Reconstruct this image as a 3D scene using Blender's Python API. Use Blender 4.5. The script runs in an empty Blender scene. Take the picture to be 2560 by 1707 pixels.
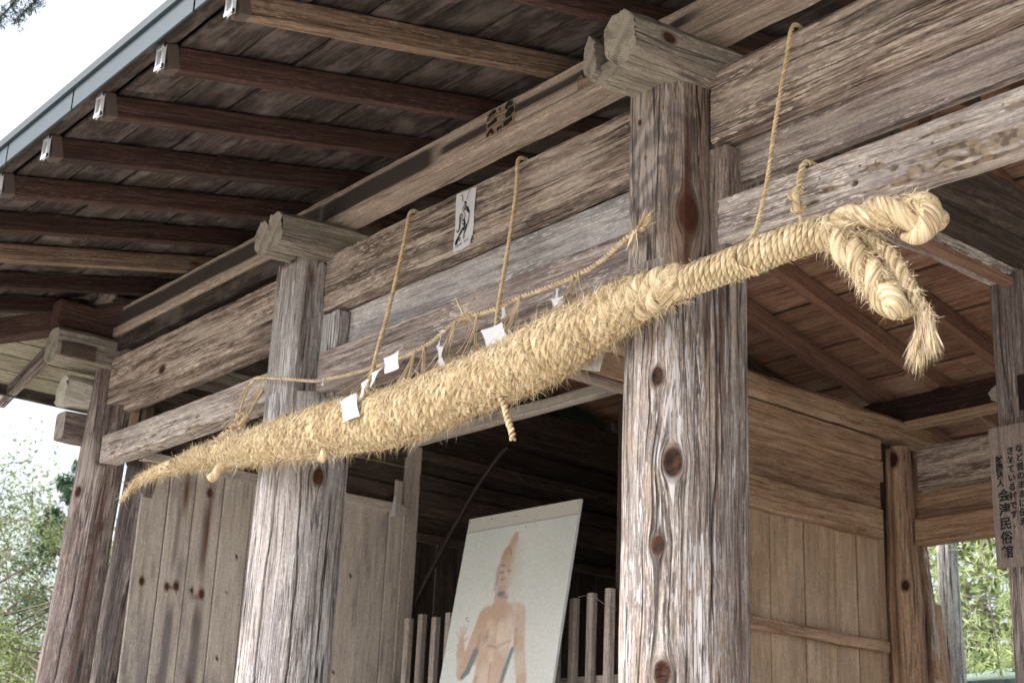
import bpy, math, random
import numpy as np
from mathutils import Vector, Matrix
random.seed(7); rng = np.random.default_rng(7)
scene = bpy.context.scene
COL = scene.collection

# ------------------------------------------------------------------ camera, sky, sun, exposure
cam_d = bpy.data.cameras.new('camera'); cam = bpy.data.objects.new('camera', cam_d); COL.objects.link(cam)
cam_d.sensor_width = 36.0; cam_d.lens = 51.237; cam_d.clip_start = .05; cam_d.clip_end = 600
yaw, pitch, roll = 0.88996134, 1.89616802, 0.04453689
cam.matrix_world = Matrix.Translation((0, -3.0, 1.55)) @ (Matrix.Rotation(yaw, 4, 'Z') @ Matrix.Rotation(pitch, 4, 'X') @ Matrix.Rotation(roll, 4, 'Z'))
cam_d.dof.use_dof = True; cam_d.dof.focus_distance = 4.6; cam_d.dof.aperture_fstop = 7.1
scene.camera = cam

w = bpy.data.worlds.new('World'); scene.world = w; w.use_nodes = True
nt = w.node_tree; nt.nodes.clear()
sky = nt.nodes.new('ShaderNodeTexSky'); sky.sky_type = 'NISHITA'; sky.sun_disc = False
SUN_EL, SUN_AZ = math.radians(47), math.radians(205)      # azimuth clockwise from +Y
sky.sun_elevation = SUN_EL; sky.sun_rotation = SUN_AZ
sky.dust_density = 6.0; sky.air_density = 1.0; sky.ozone_density = 1.0
hsv = nt.nodes.new('ShaderNodeHueSaturation'); hsv.inputs['Saturation'].default_value = .5
bg = nt.nodes.new('ShaderNodeBackground'); bg.inputs['Strength'].default_value = .15
wo = nt.nodes.new('ShaderNodeOutputWorld')
nt.links.new(sky.outputs[0], hsv.inputs['Color']); nt.links.new(hsv.outputs[0], bg.inputs[0]); nt.links.new(bg.outputs[0], wo.inputs[0])
sd = bpy.data.lights.new('sun', 'SUN'); so = bpy.data.objects.new('sun', sd); COL.objects.link(so)
sd.energy = 1.3; sd.angle = math.radians(24); sd.color = (1, .97, .93)
sdir = Vector((math.sin(SUN_AZ) * math.cos(SUN_EL), math.cos(SUN_AZ) * math.cos(SUN_EL), math.sin(SUN_EL)))
so.rotation_euler = sdir.to_track_quat('Z', 'Y').to_euler(); so.location = sdir * 30
scene.view_settings.view_transform = 'Standard'; scene.view_settings.look = 'None'
scene.view_settings.exposure = 1.56; scene.view_settings.gamma = 1.0; scene.view_settings.use_curve_mapping = False

# ------------------------------------------------------------------ node helpers / materials
def srgb(r, g, b):
    f = lambda c: (c / 255 / 12.92) if c / 255 <= .04045 else ((c / 255 + .055) / 1.055) ** 2.4
    return (f(r), f(g), f(b), 1)
class NB:
    def __init__(s, name):
        s.m = bpy.data.materials.new(name); s.m.use_nodes = True; s.t = s.m.node_tree; s.t.nodes.clear()
        s.out = s.n('ShaderNodeOutputMaterial'); s.b = s.n('ShaderNodeBsdfPrincipled'); s.l(s.b.outputs[0], s.out.inputs[0])
        s.b.inputs['Roughness'].default_value = .8; s.b.inputs['Specular IOR Level'].default_value = .25
    def n(s, typ, **k):
        x = s.t.nodes.new(typ)
        for a, b in k.items(): setattr(x, a, b)
        return x
    def l(s, a, b): s.t.links.new(a, b)
    def put(s, sock, v):
        if hasattr(v, 'is_output') or isinstance(v, bpy.types.NodeSocket): s.l(v, sock)
        else: sock.default_value = v
    def math(s, op, a, b=0.0, c=None, clamp=False):
        x = s.n('ShaderNodeMath', operation=op); x.use_clamp = clamp
        s.put(x.inputs[0], a); s.put(x.inputs[1], b)
        if c is not None: s.put(x.inputs[2], c)
        return x.outputs[0]
    def vec(s, x, y, z):
        v = s.n('ShaderNodeCombineXYZ'); s.put(v.inputs[0], x); s.put(v.inputs[1], y); s.put(v.inputs[2], z); return v.outputs[0]
    def noise(s, v, scale=1.0, detail=3.0, rough=.55, dist=0.0):
        x = s.n('ShaderNodeTexNoise'); s.l(v, x.inputs['Vector']); x.inputs['Scale'].default_value = scale
        x.inputs['Detail'].default_value = detail; x.inputs['Roughness'].default_value = rough; x.inputs['Distortion'].default_value = dist
        return x.outputs[0]
    def ramp(s, f, stops, interp='LINEAR'):
        r = s.n('ShaderNodeValToRGB'); s.put(r.inputs[0], f); e = r.color_ramp.elements; r.color_ramp.interpolation = interp
        e[0].position, e[0].color = stops[0][0], stops[0][1]; e[1].position, e[1].color = stops[-1][0], stops[-1][1]
        for p, c in stops[1:-1]:
            q = e.new(p); q.color = c
        return r.outputs[0]
    def sramp(s, f, a, b):            # smooth 0..1 between a and b
        x = s.n('ShaderNodeMapRange', interpolation_type='SMOOTHSTEP'); s.put(x.inputs[0], f)
        x.inputs[1].default_value = a; x.inputs[2].default_value = b; return x.outputs[0]
    def mix(s, f, a, b, mode='MIX'):
        x = s.n('ShaderNodeMix', data_type='RGBA', blend_type=mode); s.put(x.inputs[0], f)
        s.put(x.inputs[6], a); s.put(x.inputs[7], b); return x.outputs[2]
    def bump(s, h, strength=.5, dist=.004):
        x = s.n('ShaderNodeBump'); x.inputs['Strength'].default_value = strength; x.inputs['Distance'].default_value = dist
        s.l(h, x.inputs['Height']); s.l(x.outputs[0], s.b.inputs['Normal'])
    def attr(s, name): return s.n('ShaderNodeAttribute', attribute_name=name)

def make_wood(name, dark, mid, light, patch=None, patch_amt=.5, rust=(.12, .04, .015, 1), freq=70, contrast=.5,
              cracks=.5, bump=.6, bdist=.004, knots=.5, var=.25, peel=0.0, peelcol=None, green=0.0, tone=None, fleck=.55, pscale=1.6, stain_c=(.035, .026, .024, 1)):
    """weathered timber read along the grain coordinate 'gc' (metres along, metres across, seed)"""
    b = NB(name)
    a = b.attr('gc'); sep = b.n('ShaderNodeSeparateXYZ'); b.l(a.outputs['Vector'], sep.inputs[0])
    X, Y, Z = sep.outputs
    low = b.noise(b.vec(b.math('MULTIPLY', X, .9), b.math('MULTIPLY', Y, 5.0), Z), 1, 2)
    Yw = b.math('MULTIPLY_ADD', b.math('SUBTRACT', low, .5), .045, Y)
    low2 = b.noise(b.vec(b.math('MULTIPLY', X, 4), b.math('MULTIPLY', Y, 22.0), Z), 1, 2)
    Yw = b.math('MULTIPLY_ADD', b.math('SUBTRACT', low2, .5), .005, Yw)
    r1 = b.noise(b.vec(b.math('MULTIPLY', X, 1.6), b.math('MULTIPLY', Yw, freq), Z), 1, 5, .75)
    r2 = b.noise(b.vec(b.math('MULTIPLY', X, 9), b.math('MULTIPLY', Yw, freq * 2.4), Z), 1, 4, .7)
    s = b.math('ADD', b.math('MULTIPLY', r1, .6), b.math('MULTIPLY', r2, .4))
    lo, hi = .5 - .22 * (1.1 - contrast), .5 + .22 * (1.1 - contrast)
    col = b.ramp(s, [(lo, dark), (.5, mid), (hi, light)])
    # broad weather tones
    big = b.noise(b.vec(b.math('MULTIPLY', X, pscale), b.math('MULTIPLY', Y, 7), b.math('ADD', Z, 7.3)), 1, 4, .6)
    if patch: col = b.mix(b.math('MULTIPLY', b.sramp(big, .47, .68), patch_amt), col, patch)
    if tone:
        big2 = b.noise(b.vec(b.math('MULTIPLY', X, 2.2), b.math('MULTIPLY', Y, 14), b.math('ADD', Z, 31.0)), 1, 4, .6)
        col = b.mix(b.math('MULTIPLY', b.sramp(big2, .48, .66), .6), col, tone)
    # short pale flecks where the soft fibre has worn off
    fl = b.noise(b.vec(b.math('MULTIPLY', X, 20), b.math('MULTIPLY', Yw, 150), b.math('ADD', Z, 17)), 1, 3, .6)
    flg = b.noise(b.vec(b.math('MULTIPLY', X, 2.5), b.math('MULTIPLY', Y, 11), b.math('ADD', Z, 19)), 1, 3, .6)
    col = b.mix(b.math('MULTIPLY', b.math('MULTIPLY', b.sramp(fl, .54, .60), b.sramp(flg, .42, .58)), fleck), col, tuple(min(1, c * 1.25) for c in light[:3]) + (1,))
    gr = b.noise(b.vec(b.math('MULTIPLY', X, 70), b.math('MULTIPLY', Yw, 170), b.math('ADD', Z, 23)), 1, 3, .6)
    hg = b.n('ShaderNodeHueSaturation'); b.l(b.math('MULTIPLY_ADD', gr, 1.1, .45), hg.inputs['Value']); b.l(col, hg.inputs['Color']); col = hg.outputs[0]
    h = s
    if peel > 0:                       # surface fibres bleached pale, torn into short strokes
        pn = b.noise(b.vec(b.math('MULTIPLY', X, 8), b.math('MULTIPLY', Yw, 80), b.math('ADD', Z, 3)), 1, 4, .6)
        pl = b.noise(b.vec(b.math('MULTIPLY', X, 1.1), b.math('MULTIPLY', Y, 5), b.math('ADD', Z, 13)), 1, 2, .5)
        pm = b.sramp(b.math('ADD', pn, b.math('MULTIPLY', b.math('SUBTRACT', pl, .5), .7)), .60 - .14 * peel, .66 - .14 * peel)
        col = b.mix(b.math('MULTIPLY', pm, .85), col, peelcol or light)
        h = b.math('ADD', h, b.math('MULTIPLY', pm, .5))
    if cracks > 0:
        cn = b.noise(b.vec(b.math('MULTIPLY', X, .9), b.math('MULTIPLY', Yw, 26), b.math('ADD', Z, 5)), 1, 1.5, .5)
        cm = b.math('SUBTRACT', 1.0, b.sramp(b.math('ABSOLUTE', b.math('SUBTRACT', cn, .5)), .004, .028))
        gate = b.sramp(b.noise(b.vec(b.math('MULTIPLY', X, 1.5), b.math('MULTIPLY', Y, 12), b.math('ADD', Z, 9)), 1, 2), .44, .56)
        cm = b.math('MULTIPLY', b.math('MULTIPLY', cm, gate), cracks)
        col = b.mix(cm, col, (dark[0] * .25, dark[1] * .25, dark[2] * .25, 1))
        h = b.math('SUBTRACT', h, b.math('MULTIPLY', cm, 1.3))
        cn2 = b.noise(b.vec(b.math('MULTIPLY', X, 1.7), b.math('MULTIPLY', Yw, 62), b.math('ADD', Z, 45)), 1, 1.5, .5)
        cm2 = b.math('SUBTRACT', 1.0, b.sramp(b.math('ABSOLUTE', b.math('SUBTRACT', cn2, .5)), .006, .030))
        g2 = b.sramp(b.noise(b.vec(b.math('MULTIPLY', X, 4), b.math('MULTIPLY', Y, 20), b.math('ADD', Z, 49)), 1, 2), .46, .56)
        cm2 = b.math('MULTIPLY', b.math('MULTIPLY', cm2, g2), .75 * cracks)
        col = b.mix(cm2, col, (dark[0] * .35, dark[1] * .33, dark[2] * .33, 1)); h = b.math('SUBTRACT', h, b.math('MULTIPLY', cm2, .8))
    if knots > 0:                      # scattered small knots and nail / worm holes
        v = b.n('ShaderNodeTexVoronoi', feature='F1'); b.l(b.vec(b.math('MULTIPLY', X, 2.2), b.math('MULTIPLY', Y, 6.5), Z), v.inputs['Vector']); v.inputs['Scale'].default_value = 1
        sc = b.n('ShaderNodeSeparateColor'); b.l(v.outputs['Color'], sc.inputs[0])
        on = b.math('GREATER_THAN', sc.outputs[0], 1 - .5 * knots)
        km = b.math('MULTIPLY', b.math('SUBTRACT', 1.0, b.sramp(v.outputs['Distance'], .03, .075)), on)
        col = b.mix(b.math('MULTIPLY', km, .85), col, (rust[0] * .5, rust[1] * .5, rust[2] * .5, 1))
        v2 = b.n('ShaderNodeTexVoronoi', feature='F1'); b.l(b.vec(b.math('MULTIPLY', X, 14), b.math('MULTIPLY', Y, 26), Z), v2.inputs['Vector']); v2.inputs['Scale'].default_value = 1
        hm = b.math('SUBTRACT', 1.0, b.sramp(v2.outputs['Distance'], .04, .08))
        hm = b.math('MULTIPLY', hm, b.math('GREATER_THAN', b.n('ShaderNodeSeparateColor').outputs[0], -1))
        col = b.mix(b.math('MULTIPLY', hm, .75 * knots), col, (.01, .008, .007, 1))
        h = b.math('SUBTRACT', h, b.math('MULTIPLY', hm, .8 * knots))
    if green > 0:
        g = b.noise(b.n('ShaderNodeTexCoord').outputs['Object'], 9, 4, .6)
        col = b.mix(b.math('MULTIPLY', b.sramp(g, .45, .7), green), col, (.16, .19, .11, 1))
    # modelled knots, pits and rust streaks come as attributes
    dk = b.attr('dk').outputs['Fac']
    col = b.mix(b.math('MULTIPLY', dk, b.math('MULTIPLY_ADD', r1, .8, .4), clamp=True), col, stain_c)
    kn = b.attr('kn').outputs['Fac']
    kr = b.noise(b.n('ShaderNodeTexCoord').outputs['Object'], 45, 4, .6)
    kcol = b.ramp(kr, [(.38, (.012, .007, .005, 1)), (.66, (rust[0] * .6, rust[1] * .6, rust[2] * .6, 1))])
    col = b.mix(b.math('MULTIPLY', b.sramp(kn, .02, .34), .55), col, (.10, .07, .05, 1))
    col = b.mix(b.sramp(kn, .35, .75), col, kcol)
    col = b.mix(b.math('MULTIPLY', b.attr('st').outputs['Fac'], .85, clamp=True), col, b.mix(r2, rust, (.05, .03, .022, 1)))
    pt = b.attr('pt').outputs['Fac']
    col = b.mix(b.sramp(pt, .2, .7), col, b.mix(b.sramp(b.noise(b.n('ShaderNodeTexCoord').outputs['Object'], 28, 3, .6), .40, .56), (.13, .10, .08, 1), (.27, .215, .16, 1)))
    # per-piece tone
    rnd = b.n('ShaderNodeObjectInfo').outputs['Random']
    f = b.math('MULTIPLY_ADD', rnd, 2 * var, 1 - var)
    hs = b.n('ShaderNodeHueSaturation'); b.l(f, hs.inputs['Value']); b.l(col, hs.inputs['Color'])
    b.l(hs.outputs[0], b.b.inputs['Base Color'])
    b.bump(h, bump, bdist)
    return b.m

def make_end(name, c1, c2, freq=160):
    b = NB(name)
    tc = b.n('ShaderNodeTexCoord').outputs['Object']; sep = b.n('ShaderNodeSeparateXYZ'); b.l(tc, sep.inputs[0])
    wv = b.noise(tc, 14, 3)
    r = b.math('SQRT', b.math('ADD', b.math('POWER', b.math('ADD', sep.outputs[1], b.math('MULTIPLY', wv, .02)), 2), b.math('POWER', b.math('ADD', sep.outputs[2], b.math('MULTIPLY', wv, .015)), 2)))
    ring = b.math('MULTIPLY_ADD', b.math('SINE', b.math('MULTIPLY', r, freq * 5)), .5, .5)
    ang = b.math('ARCTAN2', sep.outputs[1], sep.outputs[2])
    cr = b.noise(b.vec(b.math('MULTIPLY', ang, 2.2), b.math('MULTIPLY', r, 14), 0.0), 1, 2)
    cm = b.math('SUBTRACT', 1.0, b.sramp(b.math('ABSOLUTE', b.math('SUBTRACT', cr, .5)), .005, .03))
    col = b.mix(b.math('MULTIPLY', ring, .4), c1, c2)
    col = b.mix(b.sramp(b.noise(tc, 22, 3), .4, .7), col, c2)
    col = b.mix(b.math('MULTIPLY', cm, .35), col, (.05, .042, .035, 1))
    b.l(col, b.b.inputs['Base Color']); b.bump(b.math('SUBTRACT', ring, b.math('MULTIPLY', cm, 1.2)), .4, .002)
    return b.m

def make_plain(name, c, rough=.7, vary=.15, scale=20, bump=.0, metal=0.0):
    b = NB(name); tc = b.n('ShaderNodeTexCoord').outputs['Object']
    n = b.noise(tc, scale, 5, .65)
    b.l(b.mix(n, tuple(x * (1 - vary) for x in c[:3]) + (1,), tuple(min(1, x * (1 + vary)) for x in c[:3]) + (1,)), b.b.inputs['Base Color'])
    b.b.inputs['Roughness'].default_value = rough; b.b.inputs['Metallic'].default_value = metal
    if bump: b.bump(n, bump, .003)
    return b.m

def make_straw(name, dark, mid, light, fib=380, bump=.8):
    b = NB(name); a = b.attr('gc'); sep = b.n('ShaderNodeSeparateXYZ'); b.l(a.outputs['Vector'], sep.inputs[0]); X, Y, Z = sep.outputs
    n1 = b.noise(b.vec(b.math('MULTIPLY', X, 14), b.math('MULTIPLY', Y, fib), Z), 1, 3, .6)
    n2 = b.noise(b.vec(b.math('MULTIPLY', X, 3), b.math('MULTIPLY', Y, 30), b.math('ADD', Z, 4)), 1, 3, .6)
    s = b.math('ADD', b.math('MULTIPLY', n1, .65), b.math('MULTIPLY', n2, .35))
    col = b.ramp(s, [(.36, dark), (.5, mid), (.62, light)])
    b.l(col, b.b.inputs['Base Color']); b.bump(n1, bump, .003)
    b.b.inputs['Roughness'].default_value = .65
    return b.m

W = {}
# facade beams: grey taupe, pale raised grain
W['beam'] = make_wood('weathered_beam_wood', (.065, .046, .038, 1), (.275, .213, .178, 1), (.49, .415, .36, 1), patch=(.46, .395, .34, 1), patch_amt=.7,
                      tone=(.10, .072, .062, 1), freq=45, contrast=.75, cracks=.6, bump=.8, knots=.35, var=.06, fleck=.8)
W['nuki'] = make_wood('bleached_tie_wood', (.115, .092, .086, 1), (.33, .285, .26, 1), (.53, .48, .445, 1), patch=(.48, .43, .39, 1), patch_amt=.7,
                      tone=(.17, .14, .15, 1), freq=50, contrast=.6, cracks=.4, bump=.6, knots=.4, var=.05, fleck=.9, pscale=2.5)
W['board'] = make_wood('blue_grey_board_wood', (.15, .135, .14, 1), (.36, .335, .335, 1), (.54, .52, .515, 1), patch=(.50, .48, .475, 1), patch_amt=.7,
                      tone=(.22, .20, .22, 1), freq=45, contrast=.55, cracks=.3, bump=.5, knots=.4, var=.03, fleck=.8, pscale=2.5)
W['tie'] = make_wood('brown_tie_wood', (.09, .068, .066, 1), (.27, .22, .20, 1), (.46, .40, .37, 1), patch=(.40, .345, .315, 1), patch_amt=.6,
                      tone=(.14, .11, .115, 1), freq=50, contrast=.6, cracks=.4, bump=.6, knots=.4, var=.03, fleck=.8, pscale=2.5)
W['post'] = make_wood('silvered_post_wood', (.050, .040, .037, 1), (.215, .18, .16, 1), (.39, .36, .34, 1), patch=(.13, .118, .125, 1), patch_amt=.5, rust=(.10, .030, .013, 1),
                      tone=(.31, .235, .185, 1), freq=42, contrast=.6, cracks=.8, bump=1.0, bdist=.006, knots=0, var=.02, peel=.36, peelcol=(.46, .44, .45, 1), fleck=.6)
W['posthead'] = make_wood('brown_grey_post_wood', (.05, .036, .031, 1), (.195, .15, .125, 1), (.34, .29, .25, 1), patch=(.15, .125, .12, 1), patch_amt=.5, rust=(.11, .030, .012, 1),
                      tone=(.28, .20, .15, 1), freq=50, contrast=.6, cracks=.8, bump=1.0, bdist=.006, knots=0, var=.02, peel=.12, peelcol=(.38, .34, .31, 1), stain_c=(.065, .058, .068, 1))
W['post2'] = make_wood('pale_post_wood', (.115, .10, .10, 1), (.32, .29, .28, 1), (.46, .435, .43, 1), patch=(.24, .23, .25, 1), patch_amt=.55, rust=(.12, .045, .022, 1),
                       freq=48, contrast=.5, cracks=1, bump=.8, bdist=.006, knots=.3, var=.03, peel=.42, peelcol=(.56, .55, .56, 1))
W['post1'] = make_wood('dark_post_wood', (.05, .040, .040, 1), (.15, .118, .11, 1), (.30, .25, .23, 1), patch=(.20, .165, .165, 1), patch_amt=.5,
                       freq=55, contrast=.55, cracks=.7, bump=.8, bdist=.006, knots=.2, var=.12, peel=.3, peelcol=(.36, .31, .29, 1))
W['log'] = make_wood('mossy_bracket_wood', (.09, .076, .066, 1), (.235, .205, .172, 1), (.37, .335, .29, 1), patch=(.18, .155, .125, 1), patch_amt=.5,
                     freq=60, contrast=.4, cracks=.7, bump=.6, knots=.2, var=.05, green=.12)
W['keta'] = make_wood('purlin_wood', (.17, .125, .10, 1), (.36, .285, .23, 1), (.50, .42, .355, 1), patch=(.26, .20, .16, 1), patch_amt=.3,
                      freq=70, contrast=.4, cracks=.5, bump=.5, knots=.35, var=.04, rust=(.14, .06, .03, 1), stain_c=(.045, .034, .031, 1))
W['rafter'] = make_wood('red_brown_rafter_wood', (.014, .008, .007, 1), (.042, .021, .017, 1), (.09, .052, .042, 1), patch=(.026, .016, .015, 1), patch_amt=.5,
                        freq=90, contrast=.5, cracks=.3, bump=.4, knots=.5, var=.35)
W['rafterpale'] = make_wood('tan_rafter_wood', (.05, .032, .022, 1), (.17, .115, .08, 1), (.28, .20, .145, 1), patch=(.07, .045, .035, 1), patch_amt=.5,
                            freq=90, contrast=.6, cracks=.4, bump=.5, knots=.5, var=.1)
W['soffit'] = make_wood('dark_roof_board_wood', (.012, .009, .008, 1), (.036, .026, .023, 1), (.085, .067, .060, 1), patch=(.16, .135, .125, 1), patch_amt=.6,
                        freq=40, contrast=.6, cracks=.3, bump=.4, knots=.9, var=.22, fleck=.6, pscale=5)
W['soffitrear'] = make_wood('brown_roof_board_wood', (.085, .042, .027, 1), (.24, .128, .085, 1), (.38, .23, .16, 1), patch=(.46, .31, .22, 1), patch_amt=.5,
                            freq=50, contrast=.45, cracks=.3, bump=.4, knots=.8, var=.22, fleck=.3)
W['rafterrear'] = make_wood('warm_rafter_wood', (.11, .055, .038, 1), (.23, .128, .09, 1), (.34, .21, .15, 1), freq=80, contrast=.4, cracks=.3, bump=.3, knots=.4, var=.12, fleck=.1)
W['sidesoffit'] = make_wood('lichen_roof_board_wood', (.10, .09, .065, 1), (.24, .22, .165, 1), (.38, .355, .28, 1), patch=(.11, .095, .075, 1), patch_amt=.5,
                            freq=60, contrast=.4, cracks=.3, bump=.4, knots=.4, var=.15, green=.25)
W['tan'] = make_wood('warm_tan_wall_wood', (.115, .066, .042, 1), (.37, .245, .165, 1), (.52, .375, .265, 1), patch=(.50, .37, .265, 1), patch_amt=.5,
                     tone=(.24, .138, .085, 1), freq=45, contrast=.5, cracks=.4, bump=.5, knots=.4, var=.07, fleck=.2)
W['tanplank'] = make_wood('aged_plank_wood', (.17, .108, .07, 1), (.42, .30, .21, 1), (.56, .43, .315, 1), patch=(.60, .47, .35, 1), patch_amt=.6,
                          tone=(.34, .265, .21, 1), freq=35, contrast=.1, cracks=.2, bump=.3, knots=.5, var=.08, fleck=.15)
W['greyplank'] = make_wood('grey_plank_wood', (.26, .22, .195, 1), (.48, .43, .385, 1), (.64, .59, .535, 1), patch=(.22, .20, .205, 1), patch_amt=.8, rust=(.17, .058, .022, 1),
                           tone=(.54, .48, .43, 1), freq=35, contrast=.15, cracks=.2, bump=.35, knots=.7, var=.10, fleck=.2, stain_c=(.10, .092, .10, 1))
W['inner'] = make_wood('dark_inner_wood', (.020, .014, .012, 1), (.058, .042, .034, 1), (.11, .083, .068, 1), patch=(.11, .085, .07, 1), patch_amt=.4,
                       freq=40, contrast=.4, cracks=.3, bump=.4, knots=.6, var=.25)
W['picket'] = make_wood('picket_wood', (.18, .15, .13, 1), (.33, .29, .26, 1), (.46, .42, .38, 1), freq=60, contrast=.4, cracks=.4, bump=.4, knots=.3, var=.12)
W['plaster'] = make_wood('whitened_beam_end_wood', (.30, .28, .24, 1), (.46, .44, .39, 1), (.58, .56, .51, 1), freq=30, contrast=.3, cracks=.3, bump=.7, bdist=.01, knots=.3, var=.05)
W['signwood'] = make_wood('sign_board_wood', (.10, .075, .065, 1), (.20, .16, .145, 1), (.28, .235, .22, 1), patch=(.25, .22, .22, 1), patch_amt=.5, freq=70, contrast=.3, cracks=.2, bump=.3, knots=0, var=.03)
W['end'] = make_end('end_grain_grey', (.34, .31, .265, 1), (.21, .185, .15, 1))
W['enddark'] = make_end('end_grain_dark', (.08, .06, .05, 1), (.14, .10, .08, 1))
W['straw'] = make_straw('rice_straw', (.13, .08, .038, 1), (.54, .42, .25, 1), (.78, .66, .46, 1), fib=130)
W['strawclean'] = make_straw('pale_straw_cord', (.12, .075, .038, 1), (.54, .43, .265, 1), (.76, .655, .47, 1), fib=110, bump=1.0)
W['cord'] = make_straw('hemp_cord', (.26, .17, .085, 1), (.64, .50, .30, 1), (.80, .68, .46, 1), fib=300)
W['cordold'] = make_straw('old_straw_cord', (.28, .19, .115, 1), (.64, .50, .335, 1), (.82, .70, .52, 1), fib=300)
W['paper'] = make_plain('white_paper', (.60, .61, .64, 1), .6, .03)
W['capwhite'] = make_plain('galvanised_cap', (.60, .63, .68, 1), .55, .15, 60)
W['capgrey'] = make_plain('grey_cap_inner', (.30, .31, .33, 1), .6, .2, 60)
W['capsleeve'] = make_plain('brown_cap_sleeve', (.085, .065, .058, 1), .5, .15, 30)
W['flash'] = make_plain('blue_grey_flashing', (.038, .056, .070, 1), .55, .12, 7)
W['roofmetal'] = make_plain('grey_roof_sheet', (.035, .042, .048, 1), .5, .15, 7)
W['ink'] = make_plain('black_ink', (.012, .016, .015, 1), .6, .2)
W['inkfade'] = make_plain('faded_ink', (.035, .045, .042, 1), .7, .3)
W['yellowink'] = make_plain('yellow_paint', (.50, .33, .04, 1), .6, .2)
W['pipe'] = make_plain('dark_rusty_pipe', (.022, .013, .011, 1), .5, .3, 30)
W['wire'] = make_plain('grey_wire', (.20, .19, .18, 1), .4, .1, metal=.6)
W['bare'] = make_wood('bare_orange_wood', (.12, .07, .045, 1), (.26, .175, .12, 1), (.38, .28, .205, 1), freq=70, contrast=.4, cracks=.5, knots=0, var=.02)
W['greenroof'] = make_plain('grey_green_roof', (.24, .31, .27, 1), .6, .1, 6)
W['greenwall'] = make_plain('grey_green_wall', (.16, .20, .18, 1), .7, .1, 6)
W['gravel'] = make_plain('pale_gravel', (.43, .40, .355, 1), .9, .35, 3, bump=.6)
W['earth'] = make_plain('leafy_earth', (.07, .075, .035, 1), .95, .5, 1.5, bump=.6)
W['bark'] = make_wood('pale_cedar_bark', (.22, .21, .195, 1), (.48, .465, .44, 1), (.66, .65, .62, 1), freq=40, contrast=.7, cracks=1, bump=1, bdist=.01, knots=0, var=.05)
W['twig'] = make_plain('grey_twig', (.16, .13, .11, 1), .8, .3)

def make_leaf(name, c1, c2, trans=.35):
    b = NB(name); rn = b.attr('rn').outputs['Fac']
    col = b.ramp(rn, [(.0, c1), (1.0, c2)])
    b.l(col, b.b.inputs['Base Color']); b.b.inputs['Roughness'].default_value = .55
    tr = b.n('ShaderNodeBsdfTranslucent'); b.l(b.mix(.3, col, (c2[0] * 1.3, c2[1] * 1.4, c2[2], 1)), tr.inputs[0])
    mx = b.n('ShaderNodeMixShader'); mx.inputs[0].default_value = trans
    b.l(b.b.outputs[0], mx.inputs[1]); b.l(tr.outputs[0], mx.inputs[2]); b.l(mx.outputs[0], b.out.inputs[0])
    return b.m
W['leafspring'] = make_leaf('spring_leaf', (.05, .075, .035, 1), (.34, .40, .18, 1))
W['leafconifer'] = make_leaf('conifer_leaf', (.03, .065, .045, 1), (.08, .14, .08, 1), .2)
W['leafbamboo'] = make_leaf('bamboo_leaf', (.14, .22, .06, 1), (.60, .66, .36, 1), .45)
W['leafcedar'] = make_leaf('cedar_sprig', (.02, .04, .035, 1), (.05, .08, .06, 1), .1)
def make_strawblade():
    b = NB('loose_straw_blade'); rn = b.attr('rn').outputs['Fac']
    col = b.ramp(rn, [(.0, (.24, .15, .075, 1)), (.3, (.55, .425, .26, 1)), (.7, (.76, .64, .44, 1)), (1.0, (.93, .86, .70, 1))])
    b.l(col, b.b.inputs['Base Color']); b.b.inputs['Roughness'].default_value = .5
    return b.m
W['blade'] = make_strawblade()

# ------------------------------------------------------------------ object helpers
def mk(name, verts, faces, mats, parent=None, attrs=None, smooth=False, matidx=None):
    me = bpy.data.meshes.new(name)
    me.from_pydata([tuple(v) for v in np.asarray(verts).tolist()] if not isinstance(verts, list) else verts, [], faces)
    for m in (mats if isinstance(mats, (list, tuple)) else [mats]): me.materials.append(m)
    if matidx is not None: me.polygons.foreach_set('material_index', np.asarray(matidx, dtype=np.int32))
    if smooth: me.polygons.foreach_set('use_smooth', np.ones(len(me.polygons), dtype=bool))
    for k, v in (attrs or {}).items():
        v = np.asarray(v, dtype=np.float32)
        if v.ndim == 2:
            a = me.attributes.new(k, 'FLOAT_VECTOR', 'POINT'); a.data.foreach_set('vector', v.ravel())
        else:
            a = me.attributes.new(k, 'FLOAT', 'POINT'); a.data.foreach_set('value', v)
    me.update()
    o = bpy.data.objects.new(name, me); COL.objects.link(o)
    if parent is not None: o.parent = parent
    return o
def thing(name, label, cat, loc=(0, 0, 0), group=None):
    o = bpy.data.objects.new(name, None); COL.objects.link(o); o.location = loc; o.empty_display_size = .2
    o['label'] = label; o['category'] = cat
    if group: o['group'] = group
    return o
def tag(o, label=None, cat=None, group=None, kind=None):
    if label: o['label'] = label
    if cat: o['category'] = cat
    if group: o['group'] = group
    if kind: o['kind'] = kind
    return o
def sn(x, seed, freq, octs=3):
    """smooth 1-D noise, -1..1"""
    r = np.random.default_rng(int(seed)); y = np.zeros_like(x); a = 1.0; tot = 0
    for k in range(octs):
        for j in range(3):
            y += a / 3 * np.sin(x * freq * (1.9 ** k) * (0.7 + .6 * r.random()) + r.random() * 6.28)
        tot += a; a *= .55
    return y / tot
SEED = [0]
def frame(P0, P1, up):
    P0 = np.array(P0, float); P1 = np.array(P1, float)
    x = P1 - P0; L = np.linalg.norm(x); x /= L
    u = np.array(up, float); u = u - x * (u @ x); u /= np.linalg.norm(u)
    y = np.cross(u, x)
    return x, y, u, L
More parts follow.
